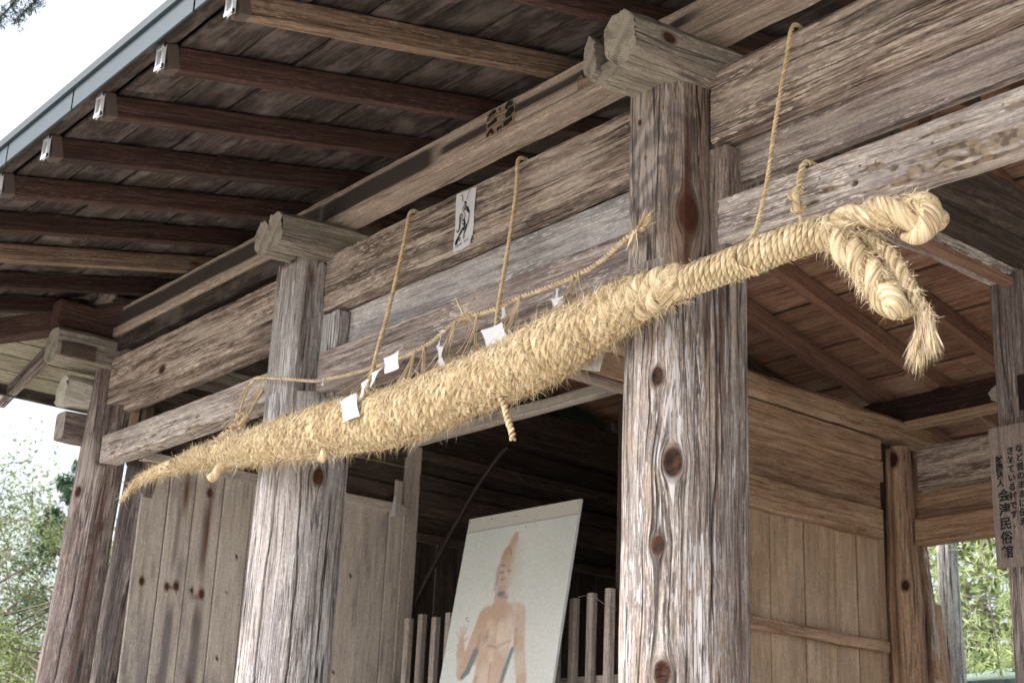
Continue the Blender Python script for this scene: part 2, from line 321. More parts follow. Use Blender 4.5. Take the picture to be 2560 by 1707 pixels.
def timber(name, parent, P0, P1, w, h, mat, up=(0, 0, 1), nx=1, ns=1, bev=.004, jit=0.0, w1=None, h1=None, sag=0.0,
           knots=(), pits=(), stains=(), endmat=None, ragged=0.0, rnd=None, smooth=None, arch=0.0, darks=(), bandfn=None):
    """a squared timber from P0 to P1 (centre line); w across local Y, h along local Z (=up). The grain follows its length."""
    SEED[0] += 1; sd = SEED[0]
    x, y, u, L = frame(P0, P1, up)
    w1 = w if w1 is None else w1; h1 = h if h1 is None else h1
    per = []                                   # unit-perimeter: corner sign + bevel offset
    cs = [(1, 1), (1, -1), (-1, -1), (-1, 1)]  # start top-back, go down the back, bottom, front, top
    pts = []
    for i in range(4):
        a, b = cs[i], cs[(i + 1) % 4]
        d = (np.sign(b[0] - a[0]), np.sign(b[1] - a[1]))
        for k in range(ns + 1):
            t = k / ns
            pts.append((a[0], a[1], b[0], b[1], t, d[0], d[1]))
    pts.append(pts[0])
    m = len(pts); n = nx + 1
    V = np.zeros((n, m, 3)); arc = np.zeros((n, m)); xs = np.linspace(0, L, n)
    for j, (ax, ay, bx, by, t, dx, dy) in enumerate(pts):
        f = xs / L
        hw = (w + (w1 - w) * f) / 2; hh = (h + (h1 - h) * f) / 2
        sx = ax * hw + dx * bev; sy = ay * hh + dy * bev
        ex = bx * hw - dx * bev; ey = by * hh - dy * bev
        V[:, j, 1] = sx + (ex - sx) * t; V[:, j, 2] = sy + (ey - sy) * t
        V[:, j, 0] = xs
    dd = np.linalg.norm(np.diff(V[:, :, 1:], axis=1), axis=2); arc[:, 1:] = np.cumsum(dd, axis=1)
    if jit > 0:
        for j in range(m):
            jj = j % (m - 1); key = sd * 100 + (jj * 4 // (m - 1))
            V[:, j, 1] += jit * sn(xs, key * 7 + 1, 9) ; V[:, j, 2] += jit * sn(xs, key * 7 + 2, 11) + .35 * jit * sn(xs, sd * 50 + jj, 45)
    V[:, :, 2] += (-sag + arch) * (4 * (xs / L) * (1 - xs / L))[:, None]
    if ragged > 0 and n > 4:
        V[0, :, 0] += ragged * rng.uniform(-1, 1, m); V[-1, :, 0] += ragged * rng.uniform(-1, 1, m)
        V[:, -1] = V[:, 0]
    X = V[:, :, 0].copy(); S = arc.copy(); kn = np.zeros((n, m)); pt = np.zeros((n, m)); st = np.zeros((n, m))
    for (kx, ks, r) in knots:
        dx = (X - kx) * .62; ds = arc - ks; rho2 = dx * dx + ds * ds + 1e-9
        S -= ds * np.clip(.75 * r * r / rho2, 0, .92)
        kn = np.maximum(kn, np.clip(1.5 - np.sqrt(rho2) / r, 0, 1))
        bul = np.exp(-rho2 / (2.2 * r * r)) * .25 * r
    normal = np.zeros((n, m, 2))
    c0 = V[:, :-1, 1:].mean(axis=1, keepdims=True)
    for j, (ax, ay, bx, by, t, dx, dy) in enumerate(pts):
        if dx == 0: normal[:, j] = (ax, 0)
        else: normal[:, j] = (0, ay)
    for (px_, ps, rx, rs, dep) in pits:
        q = ((X - px_) / rx) ** 2 + ((arc - ps) / rs) ** 2 + .35 * np.sin(X * 70 + ps * 50) + .2 * np.sin(arc * 200 + px_ * 30)
        mk_ = np.clip(1.4 - q, 0, 1); pt = np.maximum(pt, mk_)
        V[:, :, 1] -= normal[:, :, 0] * dep * mk_; V[:, :, 2] -= normal[:, :, 1] * dep * mk_
    for (sx_, ss, rx, rs, am) in stains:
        st = np.maximum(st, am * np.exp(-((X - sx_) / rx) ** 2 - ((S - ss) / rs) ** 2))
    dkv = np.zeros((n, m))
    for (x0, x1, s0_, s1_, am) in darks:         # soft-edged dark weather stains: start, end, from, to across
        wv = .008 * sn(xs, sd * 3 + int(x0 * 10) + 1, 5)[:, None]
        e = np.clip((X - x0) / .12, 0, 1) * np.clip((x1 - X) / .12, 0, 1) * np.clip((arc - s0_ - wv) / .010, 0, 1) * np.clip((s1_ + wv - arc) / .014, 0, 1)
        dkv = np.maximum(dkv, am * e)
    if bandfn is not None: dkv = np.maximum(dkv, bandfn(X, arc))
    verts = V.reshape(-1, 3).tolist(); faces = []; mi = []
    for i in range(n - 1):
        for j in range(m - 1):
            a = i * m + j; faces.append((a, a + m, a + m + 1, a + 1)); mi.append(0)
    faces.append(tuple(range(0, m - 1))); mi.append(1)
    faces.append(tuple((n - 1) * m + j for j in range(m - 2, -1, -1))); mi.append(1)
    gz = sd * 3.17 % 97
    gc = np.stack([X, S, np.full_like(X, gz)], axis=2).reshape(-1, 3)
    at = {'gc': gc}
    if knots: at['kn'] = kn.ravel()
    if pits: at['pt'] = pt.ravel()
    if stains: at['st'] = st.ravel()
    if darks or bandfn is not None: at['dk'] = dkv.ravel()
    sm = smooth if smooth is not None else (ns >= 4 and nx > 8)
    o = mk(name, verts, faces, [mat, endmat or mat], parent, at, sm, mi)
    if sm: o.data.set_sharp_from_angle(angle=math.radians(38))
    M = Matrix(((x[0], y[0], u[0], P0[0]), (x[1], y[1], u[1], P0[1]), (x[2], y[2], u[2], P0[2]), (0, 0, 0, 1)))
    o.matrix_world = M if parent is None else (parent.matrix_world.inverted() @ M)
    if parent is not None:
        pm = Matrix.Identity(4)
        q = parent
        chain = []
        while q is not None: chain.append(q); q = q.parent
        for q in reversed(chain): pm = pm @ q.matrix_basis
        o.matrix_basis = pm.inverted() @ M
    return o

def log_post(name, parent, base, top, r0, r1, mat, nz=60, ns=72, lump=.004, knots=(), stains=(), checks=9, flute=.0, endmat=None, seam=math.pi / 2):
    """round post: knots as (z, angle, r); angle measured from +X towards +Y"""
    SEED[0] += 1; sd = SEED[0]
    base = np.array(base, float); top = np.array(top, float); L = top[2] - base[2]
    th = seam + np.linspace(0, 2 * math.pi, ns + 1); zs = np.linspace(0, L, nz + 1)
    T, Zz = np.meshgrid(th, zs)
    R = r0 + (r1 - r0) * Zz / L
    # irregular outline, constant along the trunk with slow drift
    for k, a in ((2, 1.0), (3, .8), (5, .5), (7, .35), (11, .2)):
        ph = np.random.default_rng(sd * 31 + k).random() * 6.28
        R = R + lump * a * np.sin(k * T + ph + .35 * Zz)
    R = R + lump * .8 * sn(Zz.ravel(), sd, 5).reshape(Zz.shape)
    X = Zz.copy(); A = (T - seam) * (r0 + r1) / 2; S = A.copy(); kn = np.zeros_like(X); st = np.zeros_like(X); dkv = np.zeros_like(X)
    for (kz, ka, r) in knots:
        ks = ((ka - seam) % (2 * math.pi)) * (r0 + r1) / 2
        dx = (X - kz) * .62; ds = A - ks; rho2 = dx * dx + ds * ds + 1e-9
        S -= ds * np.clip(.75 * r * r / rho2, 0, .92)
        kn = np.maximum(kn, np.clip(1.5 - np.sqrt(rho2) / r, 0, 1))
        R = R + .22 * r * np.exp(-rho2 / (3 * r * r)) - .30 * r * np.exp(-rho2 / (.35 * r * r))
    for (sz, sa, rx, rs, am) in stains:
        ss = ((sa - seam) % (2 * math.pi)) * (r0 + r1) / 2
        st = np.maximum(st, am * np.exp(-((X - sz) / rx) ** 2 - ((S - ss) / rs) ** 2))
    if flute > 0:                                   # eroded grain standing proud in real relief
        fl = np.zeros_like(S)
        r_ = np.random.default_rng(sd * 5 + 1)
        for f, a in ((150, .35), (260, .5), (410, .45), (95, .4)):
            fl += a * np.sin(S * f + 1.6 * np.sin(S * f * .23 + r_.random() * 6) + 1.2 * np.sin(X * 3.1 + r_.random() * 6) + r_.random() * 6.28)
        R = R - flute * np.clip(fl, -.2, 1.2)
        # a few long drying checks
        for k in range(checks):
            s0 = (.15 + .7 * r_.random()) * 2 * math.pi * r0; z0 = L * (.45 + .55 * r_.random()); ln = .3 + r_.random() * .7; wd = .0022 + .002 * r_.random()
            e = np.exp(-((S - s0 - .010 * np.sin(X * 4 + k) - .003 * np.sin(X * 19 + k)) / wd) ** 2) * np.clip(1.3 - np.abs(X - z0) / ln, 0, 1)
            R = R - .010 * e; dkv = np.maximum(dkv, np.clip(e * 1.5, 0, 1))
    R[:, -1] = R[:, 0]
    cx = base[0] + (top[0] - base[0]) * Zz / L; cy = base[1] + (top[1] - base[1]) * Zz / L
    V = np.stack([cx + R * np.cos(T) - base[0], cy + R * np.sin(T) - base[1], Zz], axis=2)
    m = ns + 1; faces = []; mi = []
    for i in range(nz):
        for j in range(ns):
            a = i * m + j; faces.append((a, a + 1, a + m + 1, a + m)); mi.append(0)
    faces.append(tuple(range(ns - 1, -1, -1))); faces.append(tuple(nz * m + j for j in range(ns))); mi += [1, 1]
    gc = np.stack([X, S, np.full_like(X, sd * 3.17 % 97)], axis=2).reshape(-1, 3)
    o = mk(name, V.reshape(-1, 3).tolist(), faces, [mat, endmat or mat], parent, {'gc': gc, 'kn': kn.ravel(), 'st': st.ravel(), 'dk': dkv.ravel()}, True, mi)
    o.data.set_sharp_from_angle(angle=math.radians(50))
    o.location = base.tolist()
    return o

# ---- curves swept into twisted straw
def catmull(P, n):
    P = np.asarray(P, float); k = len(P)
    Q = np.vstack([2 * P[0] - P[1], P, 2 * P[-1] - P[-2]])
    out = []
    for t in np.linspace(0, k - 1 - 1e-6, n):
        i = int(t); f = t - i
        a, b, c, d = Q[i], Q[i + 1], Q[i + 2], Q[i + 3]
        out.append(.5 * ((2 * b) + (-a + c) * f + (2 * a - 5 * b + 4 * c - d) * f * f + (-a + 3 * b - 3 * c + d) * f ** 3))
    return np.array(out)
def frames(P):
    T = np.gradient(P, axis=0); T /= np.linalg.norm(T, axis=1, keepdims=True) + 1e-12
    n0 = np.cross(T[0], (0, 0, 1.0)); 
    if np.linalg.norm(n0) < .1: n0 = np.cross(T[0], (0, 1.0, 0))
    n0 /= np.linalg.norm(n0); N = [n0]
    for i in range(1, len(P)):
        n = N[-1] - T[i] * (N[-1] @ T[i]); n /= np.linalg.norm(n); N.append(n)
    N = np.array(N); B = np.cross(T, N); return T, N, B
class Acc:
    def __init__(s): s.v = []; s.f = []; s.g = []; s.n = 0
    def add(s, V, F, G):
        s.v.append(V); s.f += [tuple(i + s.n for i in q) for q in F]; s.g.append(G); s.n += len(V)
    def build(s, name, mat, parent=None, attr='gc', smooth=True):
        return mk(name, np.vstack(s.v), s.f, mat, parent, {attr: np.vstack(s.g) if attr == 'gc' else np.concatenate(s.g)}, smooth)
def tube(acc, P, R, sides=6, seed=0.0, twist=0.0, cap=True):
    """R scalar or array; twist makes the fibre coordinate spiral (rad per metre)"""
    n = len(P); R = np.full(n, R) if np.isscalar(R) else np.asarray(R)
    T, N, B = frames(P); s = np.concatenate([[0], np.cumsum(np.linalg.norm(np.diff(P, axis=0), axis=1))])
    th = np.linspace(0, 2 * math.pi, sides + 1)
    V = P[:, None] + R[:, None, None] * (np.cos(th)[None, :, None] * N[:, None] + np.sin(th)[None, :, None] * B[:, None])
    rr = R.mean()
    G = np.zeros((n, sides + 1, 3)); G[..., 0] = s[:, None]; G[..., 1] = (th[None] * rr + (twist * s)[:, None] * rr); G[..., 2] = seed
    m = sides + 1; F = [(i * m + j, i * m + j + 1, (i + 1) * m + j + 1, (i + 1) * m + j) for i in range(n - 1) for j in range(sides)]
    if cap: F += [tuple(range(sides - 1, -1, -1)), tuple((n - 1) * m + j for j in range(sides))]
    acc.add(V.reshape(-1, 3), F, G.reshape(-1, 3))
def twisted(acc, P, R, strands=2, pitch=.06, sides=6, fat=.56, off=.5, n=None, phase=0.0, seed=0.0, twist=60.0, sgn=1, lump=0.0):
    """a laid rope: strands wind round the path; R overall radius"""
    L = np.linalg.norm(np.diff(P, axis=0), axis=1).sum()
    n = n or int(L / pitch * 9) + 2
    t0 = np.linspace(0, 1, len(P)); t = np.linspace(0, 1, n)
    Pn = np.stack([np.interp(t, t0, P[:, k]) for k in range(3)], axis=1)
    Rn = np.interp(t, t0, np.full(len(P), R) if np.isscalar(R) else R)
    T, N, B = frames(Pn); s = np.concatenate([[0], np.cumsum(np.linalg.norm(np.diff(Pn, axis=0), axis=1))])
    for k in range(strands):
        a = sgn * 2 * math.pi * s / pitch + 2 * math.pi * k / strands + phase
        Q = Pn + (Rn * off)[:, None] * (np.cos(a)[:, None] * N + np.sin(a)[:, None] * B)
        tube(acc, Q, Rn * fat * (1 + lump * sn(s, seed * 10 + k + 1, 40)), sides, seed + k * 1.7, -sgn * twist)
def blades(name, parent, base, dirs, ln, width, curl=.3, mat=None, seed=1, down=.0, kind=True):
    """many thin straw blades: each a bent tapering ribbon"""
    r = np.random.default_rng(seed); n = len(base)
    dirs = dirs / (np.linalg.norm(dirs, axis=1, keepdims=True) + 1e-9)
    side = np.cross(dirs, r.normal(size=(n, 3))); side /= np.linalg.norm(side, axis=1, keepdims=True) + 1e-9
    bend = np.cross(dirs, side) * (curl * r.normal(size=(n, 1))) + np.array([0, 0, -down])
    ln = np.asarray(ln).reshape(-1, 1); wd = (np.asarray(width) * (0.6 + .8 * r.random(n))).reshape(-1, 1)
    p0 = base; p1 = base + dirs * ln * .5 + bend * ln * .2; p2 = base + dirs * ln * .95 + bend * ln * .8
    V = np.stack([p0 - side * wd, p0 + side * wd, p1 - side * wd * .8, p1 + side * wd * .8, p2], axis=1).reshape(-1, 3)
    I = np.arange(n)[:, None] * 5
    F = np.concatenate([I + [0, 1, 3], I + [0, 3, 2], I + [2, 3, 4]]).tolist()
    rn = np.repeat(r.random(n), 5)
    o = mk(name, V, F, mat or W['blade'], parent, {'rn': rn})
    if kind: o['kind'] = 'stuff'
    return o
def text_mesh(name, body, size, mat, M, parent=None, bold=0.0, extr=.0006, line=1.0, shear=0):
    cu = bpy.data.curves.new(name, 'FONT'); cu.body = body; cu.size = size; cu.offset = bold; cu.extrude = extr; cu.space_line = line; cu.shear = shear
    cu.resolution_u = 3; cu.align_x = 'CENTER'
    o = bpy.data.objects.new(name + '_t', cu); COL.objects.link(o); bpy.context.view_layer.update()
    me = bpy.data.meshes.new_from_object(o.evaluated_get(bpy.context.evaluated_depsgraph_get())); bpy.data.objects.remove(o); bpy.data.curves.remove(cu)
    me.name = name; me.materials.clear(); me.materials.append(mat)
    q = bpy.data.objects.new(name, me); COL.objects.link(q); q.parent = parent
    if parent is not None:
        pm = Matrix.Identity(4); ch = []; z = parent
        while z is not None: ch.append(z); z = z.parent
        for z in reversed(ch): pm = pm @ z.matrix_basis
        q.matrix_basis = pm.inverted() @ M
    else: q.matrix_world = M
    return q
def basis(o, x, y, z): return Matrix(((x[0], y[0], z[0], o[0]), (x[1], y[1], z[1], o[1]), (x[2], y[2], z[2], o[2]), (0, 0, 0, 1)))
FRONT = lambda x, y, z: basis((x, y, z), (1, 0, 0), (0, 0, 1), (0, -1, 0))   # print facing -Y
RIGHT = lambda x, y, z: basis((x, y, z), (0, 1, 0), (0, 0, 1), (1, 0, 0))    # print facing +X
def strokes(name, parent, polys, mat, M, thick=.0008):
    """flat ink shapes: each poly is a list of (x, y, width) points drawn with a brush"""
    V = []; F = []
    for st_ in polys:
        a = np.array(st_, float); P = catmull(a, max(6, len(a) * 4)); d = np.gradient(P[:, :2], axis=0); d /= np.linalg.norm(d, axis=1, keepdims=True) + 1e-9
        nn = np.stack([-d[:, 1], d[:, 0]], axis=1); b = len(V)
        for p, q in zip(P, nn):
            V += [(p[0] - q[0] * p[2] / 2, p[1] - q[1] * p[2] / 2, thick), (p[0] + q[0] * p[2] / 2, p[1] + q[1] * p[2] / 2, thick)]
        F += [(b + 2 * i, b + 2 * i + 2, b + 2 * i + 3, b + 2 * i + 1) for i in range(len(P) - 1)]
    o = mk(name, V, F, mat, parent)
    pm = Matrix.Identity(4); ch = []; z = parent
    while z is not None: ch.append(z); z = z.parent
    for z in reversed(ch): pm = pm @ z.matrix_basis
    o.matrix_basis = pm.inverted() @ M
    return o

# ================================================================== SETTING
def terrain():
    n = 70; xs = np.concatenate([np.linspace(-160, -30, 18), np.linspace(-28, 20, 40), np.linspace(24, 120, 12)]); ys = np.concatenate([np.linspace(-90, -12, 14), np.linspace(-10, 24, 40), np.linspace(28, 160, 16)])
    X, Y = np.meshgrid(xs, ys); Z = np.zeros_like(X)
    Z += np.clip(Y - 8.5, 0, 40) * .18 + np.clip(-X - 13, 0, 30) * .05
    Z += np.where((Y > 6) | (X < -11), .12 * np.sin(X * .9) * np.sin(Y * .7), 0)
    m = len(xs); F = [(i * m + j, i * m + j + 1, (i + 1) * m + j + 1, (i + 1) * m + j) for i in range(len(ys) - 1) for j in range(m - 1)]
    mi = [0 if (ys[i] < 6 and xs[j] > -12) else 1 for i in range(len(ys) - 1) for j in range(m - 1)]
    o = mk('ground', np.stack([X, Y, Z], 2).reshape(-1, 3), F, [W['gravel'], W['earth']], None, None, True, mi); o['kind'] = 'structure'
terrain()

# ================================================================== THE GATE
gate = thing('gate_building', 'weathered open timber gate with hipped board roof, log posts and stacked beams', 'gate building', (-4.1, 0, 0))
bpy.context.view_layer.update()
def LOC(o):          # convert an object placed with a world location into the gate's space
    pass
G0 = np.array([-4.1, 0, 0])
def gpost(*a, **k):
    o = log_post(*a, **k); o.location = (np.array(o.location) - G0).tolist(); return o

SLOPE = .225; EY = -1.245         # eave tip y
bz = lambda y: 4.220 + SLOPE * y if y <= 2 else 4.220 + SLOPE * (4 - y)   # underside of roof boards
# --- posts
A = math.radians
ang = lambda d: A(d)
k3 = [(1.98, A(-64), .024), (2.33, A(-69), .018), (2.565, A(-57), .029), (2.825, A(-71), .019), (1.62, A(-75), .030)]
post = gpost('post', gate, (-2.93, .05, 0), (-2.93, .055, 3.195), .190, .187, W['post'], nz=340, ns=300, lump=.0035, flute=.0022, knots=k3,
             stains=[(2.95, A(-14), .28, .009, 1.0), (2.6, A(-20), .5, .005, .8), (2.15, A(8), .35, .012, .9), (2.9, A(-30), .3, .006, .7), (3.0, A(-80), .2, .010, .6)])
post['label'] = 'thick silvery post with big dark knots and deep wavy grain'
def bf(X, s):        # slanting grey growth bands across the front of the post head
    d = np.abs(s - .62); f = .5 + .5 * np.sin(2 * math.pi * (X + 1.0 * np.sqrt(d * d + .03 ** 2) + .014 * np.sin(X * 30 + s * 40) + .008 * np.sin(s * 90)) / (.075 + .03 * X))
    return np.clip((f - .35) * 2.2, 0, 1) * np.clip((s - .45) / .03, 0, 1) * np.clip((.80 - s) / .03, 0, 1) * np.clip((X - .24) / .06, 0, 1) * np.clip((.66 - X) / .08, 0, 1) * .62
T3 = timber('post_head', post, (-2.905, -.035, 3.08), (-2.905, -.04, 3.843), .235, .17, W['posthead'], up=(0, -1, 0), nx=220, ns=26, bev=.018, jit=.003, bandfn=bf,
            knots=[(.248, .500, .042), (.275, .780, .020), (.60, .70, .007)], stains=[(.40, .505, .20, .010, 1.1), (.13, .51, .12, .020, 1.0), (.47, .67, .008, .006, 1.0), (.30, .70, .012, .008, 1.0)], ragged=.006)
timber('post_shoulder', post, (-2.84, .105, 3.2), (-2.84, .105, 3.567), .245, .195, W['posthead'], up=(0, -1, 0), nx=16, ns=4, bev=.006, jit=.003, ragged=.004)
post2 = gpost('post', gate, (-5.14, .05, 0), (-5.088, .05, 3.22), .188, .181, W['post2'], nz=300, ns=240, lump=.003, flute=.0014,
              knots=[(2.87, A(-12), .022)], stains=[(2.85, A(-12), .03, .02, .5)])
post2['label'] = 'pale grey post with long drying cracks'
timber('post_head', post2, (-5.083, -.035, 3.12), (-5.083, -.035, 3.80), .215, .165, W['post2'], up=(0, -1, 0), nx=120, ns=14, bev=.018, jit=.003,
       stains=[(.675, .60, .012, .09, 1.0), (.60, .455, .06, .010, 1.2), (.52, .46, .05, .007, 1.0), (.655, .50, .03, .008, 1.0), (.64, .60, .05, .008, .9), (.64, .68, .04, .007, .9), (.65, .72, .03, .01, .9)], ragged=.008)
timber('post_shoulder', post2, (-4.965, .10, 3.2), (-4.965, .10, 3.567), .225, .19, W['post2'], up=(0, -1, 0), nx=16, ns=4, bev=.006, jit=.003, ragged=.003)
post1 = gpost('post', gate, (-7.47, .05, 0), (-7.062, .05, 3.90), .150, .105, W['post1'], nz=200, ns=120, lump=.005, flute=.0012,
              knots=[(3.12, A(-72), .018)], stains=[(2.6, A(-5), .7, .012, .9), (3.0, A(-2), .4, .02, .8)])
post1['label'] = 'dark brown leaning post at the far left corner'
for v in post1.data.vertices:            # the front corner is cut away to seat the beams
    if v.co.z > 3.265 and v.co.y < -.015: v.co.x = min(v.co.x, .408)
jamb = timber('corner_jamb', gate, (-7.52, .27, 0), (-7.075, .27, 3.56), .25, .075, W['post1'], up=(0, -1, 0), nx=20, ns=4, bev=.01, jit=.004)
# back and middle posts
pr = gpost('post', gate, (-4.935, 3.98, 0), (-4.955, 3.98, 3.76), .195, .102, W['tan'], nz=220, ns=96, lump=.022, flute=.0012,
           knots=[(3.68, A(-75), .03), (2.95, A(-60), .02)])
pr['label'] = 'crooked tan rear post with a rotten hollow side'
timber('splintered_strip', pr, (-4.700, 3.93, 1.6), (-4.785, 3.93, 3.15), .10, .06, W['nuki'], up=(0, -1, 0), nx=30, ns=4, bev=.012, jit=.016, w1=.015, h1=.02)
timber('splintered_strip', pr, (-4.71, 3.96, 1.2), (-4.76, 3.96, 2.85), .15, .09, W['tan'], up=(0, -1, 0), nx=30, ns=4, bev=.015, jit=.02, w1=.02)
mpl = timber('post', gate, (-7.055, 1.955, 0), (-7.05, 1.955, 3.74), .11, .11, W['greyplank'], up=(0, -1, 0), nx=12, ns=2, bev=.006, jit=.002)
mpl['label'] = 'squared pale middle post of the left wall with black characters'
timber('post', gate, (-5.10, 1.95, 0), (-5.10, 1.95, 3.64), .12, .12, W['inner'], up=(0, -1, 0), nx=12, ns=2, bev=.006, jit=.003)
mpr = timber('post', gate, (-2.955, 1.96, 0), (-2.955, 1.96, 3.74), .15, .13, W['post1'], up=(0, -1, 0), nx=16, ns=3, bev=.008, jit=.003)
mpr['label'] = 'middle post carrying the lettered sign board'
for (px_, py_) in ((-7.05, 3.98), (-2.95, 3.98), (-.85, .05), (-.85, 3.98), (-.85, 1.95)):
    gpost('post', gate, (px_, py_, 0), (px_, py_, 3.76), .13, .11, W['tan'] if px_ > -5 else W['post1'], nz=12, ns=20, lump=.005)
tp = text_mesh('painted_character', '外\n水\n根', .085, W['ink'], RIGHT(-6.9985, 1.957, 3.595), mpl, bold=.003, line=1.1)

# --- head beams of the facade (three bays), the boards behind, and the lower ties
def pitrow(n, L, s0, s1, sd, rx=(.02, .06), rs=(.004, .008), dep=(.004, .012)):
    r = np.random.default_rng(sd); return [(r.uniform(.05, L - .05), r.uniform(s0, s1), r.uniform(*rx), r.uniform(*rs), r.uniform(*dep)) for _ in range(n)]
# perimeter order: back top->bottom (h), bottom back->front (w), front bottom->top (h), top
bm = timber('head_beam', gate, (-2.775, .035, 3.71), (-.85, .035, 3.71), .075, .252, W['beam'], nx=150, ns=14, bev=.006, jit=.0035, ragged=.004)
bm['label'] = 'head beam of the right bay, nearest and largest in view'
bm = timber('head_beam', gate, (-4.968, .035, 3.71), (-3.03, .035, 3.712), .075, .250, W['beam'], nx=150, ns=14, bev=.006, jit=.0045, ragged=.004)
bm['label'] = 'head beam of the middle bay with the paper talisman on it'
bm = timber('head_beam', gate, (-7.052, .065, 3.712), (-5.17, .065, 3.712), .135, .250, W['beam'], nx=150, ns=14, bev=.006, jit=.005, ragged=.003,
            knots=[(.62, .135 + .25 + .045, .022)])
bm['label'] = 'head beam of the left bay with a swirling knot'
timber('beam_strip', bm, (-7.02, .10, 3.575), (-5.17, .10, 3.575), .06, .03, W['beam'], nx=30, ns=2, bev=.004, jit=.002)
timber('infill_board', gate, (-2.775, .085, 3.52), (-.85, .085, 3.515), .035, .135, W['tie'], nx=60, ns=6, bev=.003, jit=.002)
timber('infill_board', gate, (-4.955, .085, 3.50), (-3.0, .085, 3.50), .035, .17, W['board'], nx=60, ns=6, bev=.003, jit=.002)
ti = timber('tie_beam', gate, (-2.745, .05, 3.315), (-.85, .05, 3.285), .10, .142, W['nuki'], nx=620, ns=34, bev=.006, jit=.004, ragged=.004, h1=.16,
            pits=[(.12, .275, .035, .006, .008), (.30, .268, .010, .006, .012), (.36, .262, .022, .006, .010), (.42, .285, .045, .007, .010), (.50, .275, .010, .008, .014), (.565, .305, .045, .009, .008), (.63, .285, .016, .008, .014),
                  (.80, .345, .075, .006, .008), (.80, .285, .11, .010, .012), (.70, .262, .03, .010, .010), (.97, .268, .11, .017, .014), (1.10, .30, .07, .008, .010), (1.20, .27, .14, .016, .014), (1.0, .345, .035, .006, .008)]
                  + [(.66 + .13 * k, .240 + .006 * (k % 2), .05 + .02 * (k % 3), .014 + .006 * (k % 2), .020) for k in range(9)]
                  + pitrow(12, 1.3, .27, .37, 3, (.003, .006), (.002, .004), (.004, .008)) + pitrow(8, 1.7, .16, .24, 4, (.03, .12), (.006, .016)))
ti['label'] = 'bleached lower tie of the right bay, riddled with insect holes'
timber('tie_beam', gate, (-4.93, .04, 3.302), (-3.0, .04, 3.298), .12, .176, W['tie'], nx=420, ns=26, bev=.006, jit=.004,
       pits=pitrow(5, 1.9, .29, .33, 5, (.012, .03), (.004, .007)) + pitrow(16, 1.9, .28, .44, 6, (.003, .007), (.002, .004), (.003, .006)) + pitrow(12, 1.9, .18, .27, 8, (.03, .09), (.008, .02)))
ti = timber('tie_beam', gate, (-7.045, .05, 3.345), (-5.18, .05, 3.335), .10, .145, W['nuki'], nx=420, ns=26, bev=.006, jit=.003,
       pits=[(.16, .265, .035, .006, .010), (.13, .262, .012, .008, .014), (.60, .275, .04, .006, .010), (.66, .285, .02, .005, .012), (.52, .27, .010, .005, .01), (1.05, .29, .03, .006, .010)]
             + pitrow(16, 1.8, .15, .24, 7, (.02, .10), (.006, .015)) + pitrow(14, 1.8, .25, .38, 9, (.003, .006), (.002, .003), (.003, .006)))
ti['label'] = 'lower tie of the left bay with wormholes along its underside'

# --- purlin (keta) and log brackets
kt = timber('eave_purlin', gate, (-7.13, .055, 4.048), (-.2, .055, 4.048), .11, .146, W['keta'], nx=500, ns=16, bev=.005, jit=.0035,
            darks=[(-.2, 2.15, .284, .376, 1.5), (2.0, 2.95, .278, .374, 1.5), (2.85, 3.35, .300, .352, 1.3), (3.2, 4.35, .314, .362, 1.3), (4.6, 5.5, .30, .345, 1.0)],
            knots=[(3.86, .352, .010), (2.3, .34, .008), (1.7, .33, .008), (4.55, .36, .012)])
SE = timber('stained_purlin_strip', kt, (-7.12, .06, 3.93), (-5.15, .06, 3.93), .09, .085, W['soffit'], nx=40, ns=2, bev=.004, jit=.002)
def logbracket(x0, x1, y0, y1, zc, h, lab, zend=None, cleft=0.0):
    t = timber('log_bracket', gate, ((x0 + x1) / 2, y0, zc), ((x0 + x1) / 2, y1, zend or zc), x1 - x0, h, W['log'], nx=60, ns=8, bev=.022, jit=.006, endmat=W['end'], ragged=.006, smooth=True)
    t['label'] = lab; return t
t = logbracket(-5.005, -4.90, -.272, .30, 3.865, .155, 'cross log on the middle post, right half of its split end', 3.905)
timber('split_half', t, (-5.072, -.262, 3.866), (-5.072, -.02, 3.885), .125, .15, W['log'], nx=30, ns=10, bev=.042, jit=.005, endmat=W['end'], ragged=.005, smooth=True)
timber('wall_plate', gate, (-5.0, .28, 3.87), (-5.0, 4.25, 3.885), .14, .145, W['tan'], nx=60, ns=8, bev=.03, jit=.008, smooth=True)
t = logbracket(-3.02, -2.80, -.285, .4, 3.795, .055, 'big forked cross log on the thick right post', 3.85)
timber('fork_arm', t, (-2.802, -.365, 3.818), (-2.815, .45, 3.915), .125, .165, W['log'], nx=70, ns=14, bev=.036, jit=.007, endmat=W['end'], ragged=.006, smooth=True, knots=[(.15, .165 + .125 - .045 + .165 * .4, .018)])
timber('fork_arm', t, (-3.003, -.305, 3.850), (-2.985, .02, 3.875), .060, .150, W['log'], nx=30, ns=10, bev=.026, jit=.006, endmat=W['end'], ragged=.006, h1=.12, w1=.09, smooth=True)
t = logbracket(-7.20, -7.05, -.305, 1.0, 3.86, .185, 'cross log block on the far left corner post')
timber('end_plug', t, (-7.046, -.285, 3.835), (-7.046, -.10, 3.835), .02, .075, W['inner'], nx=4, ns=2, bev=.003, jit=.002)
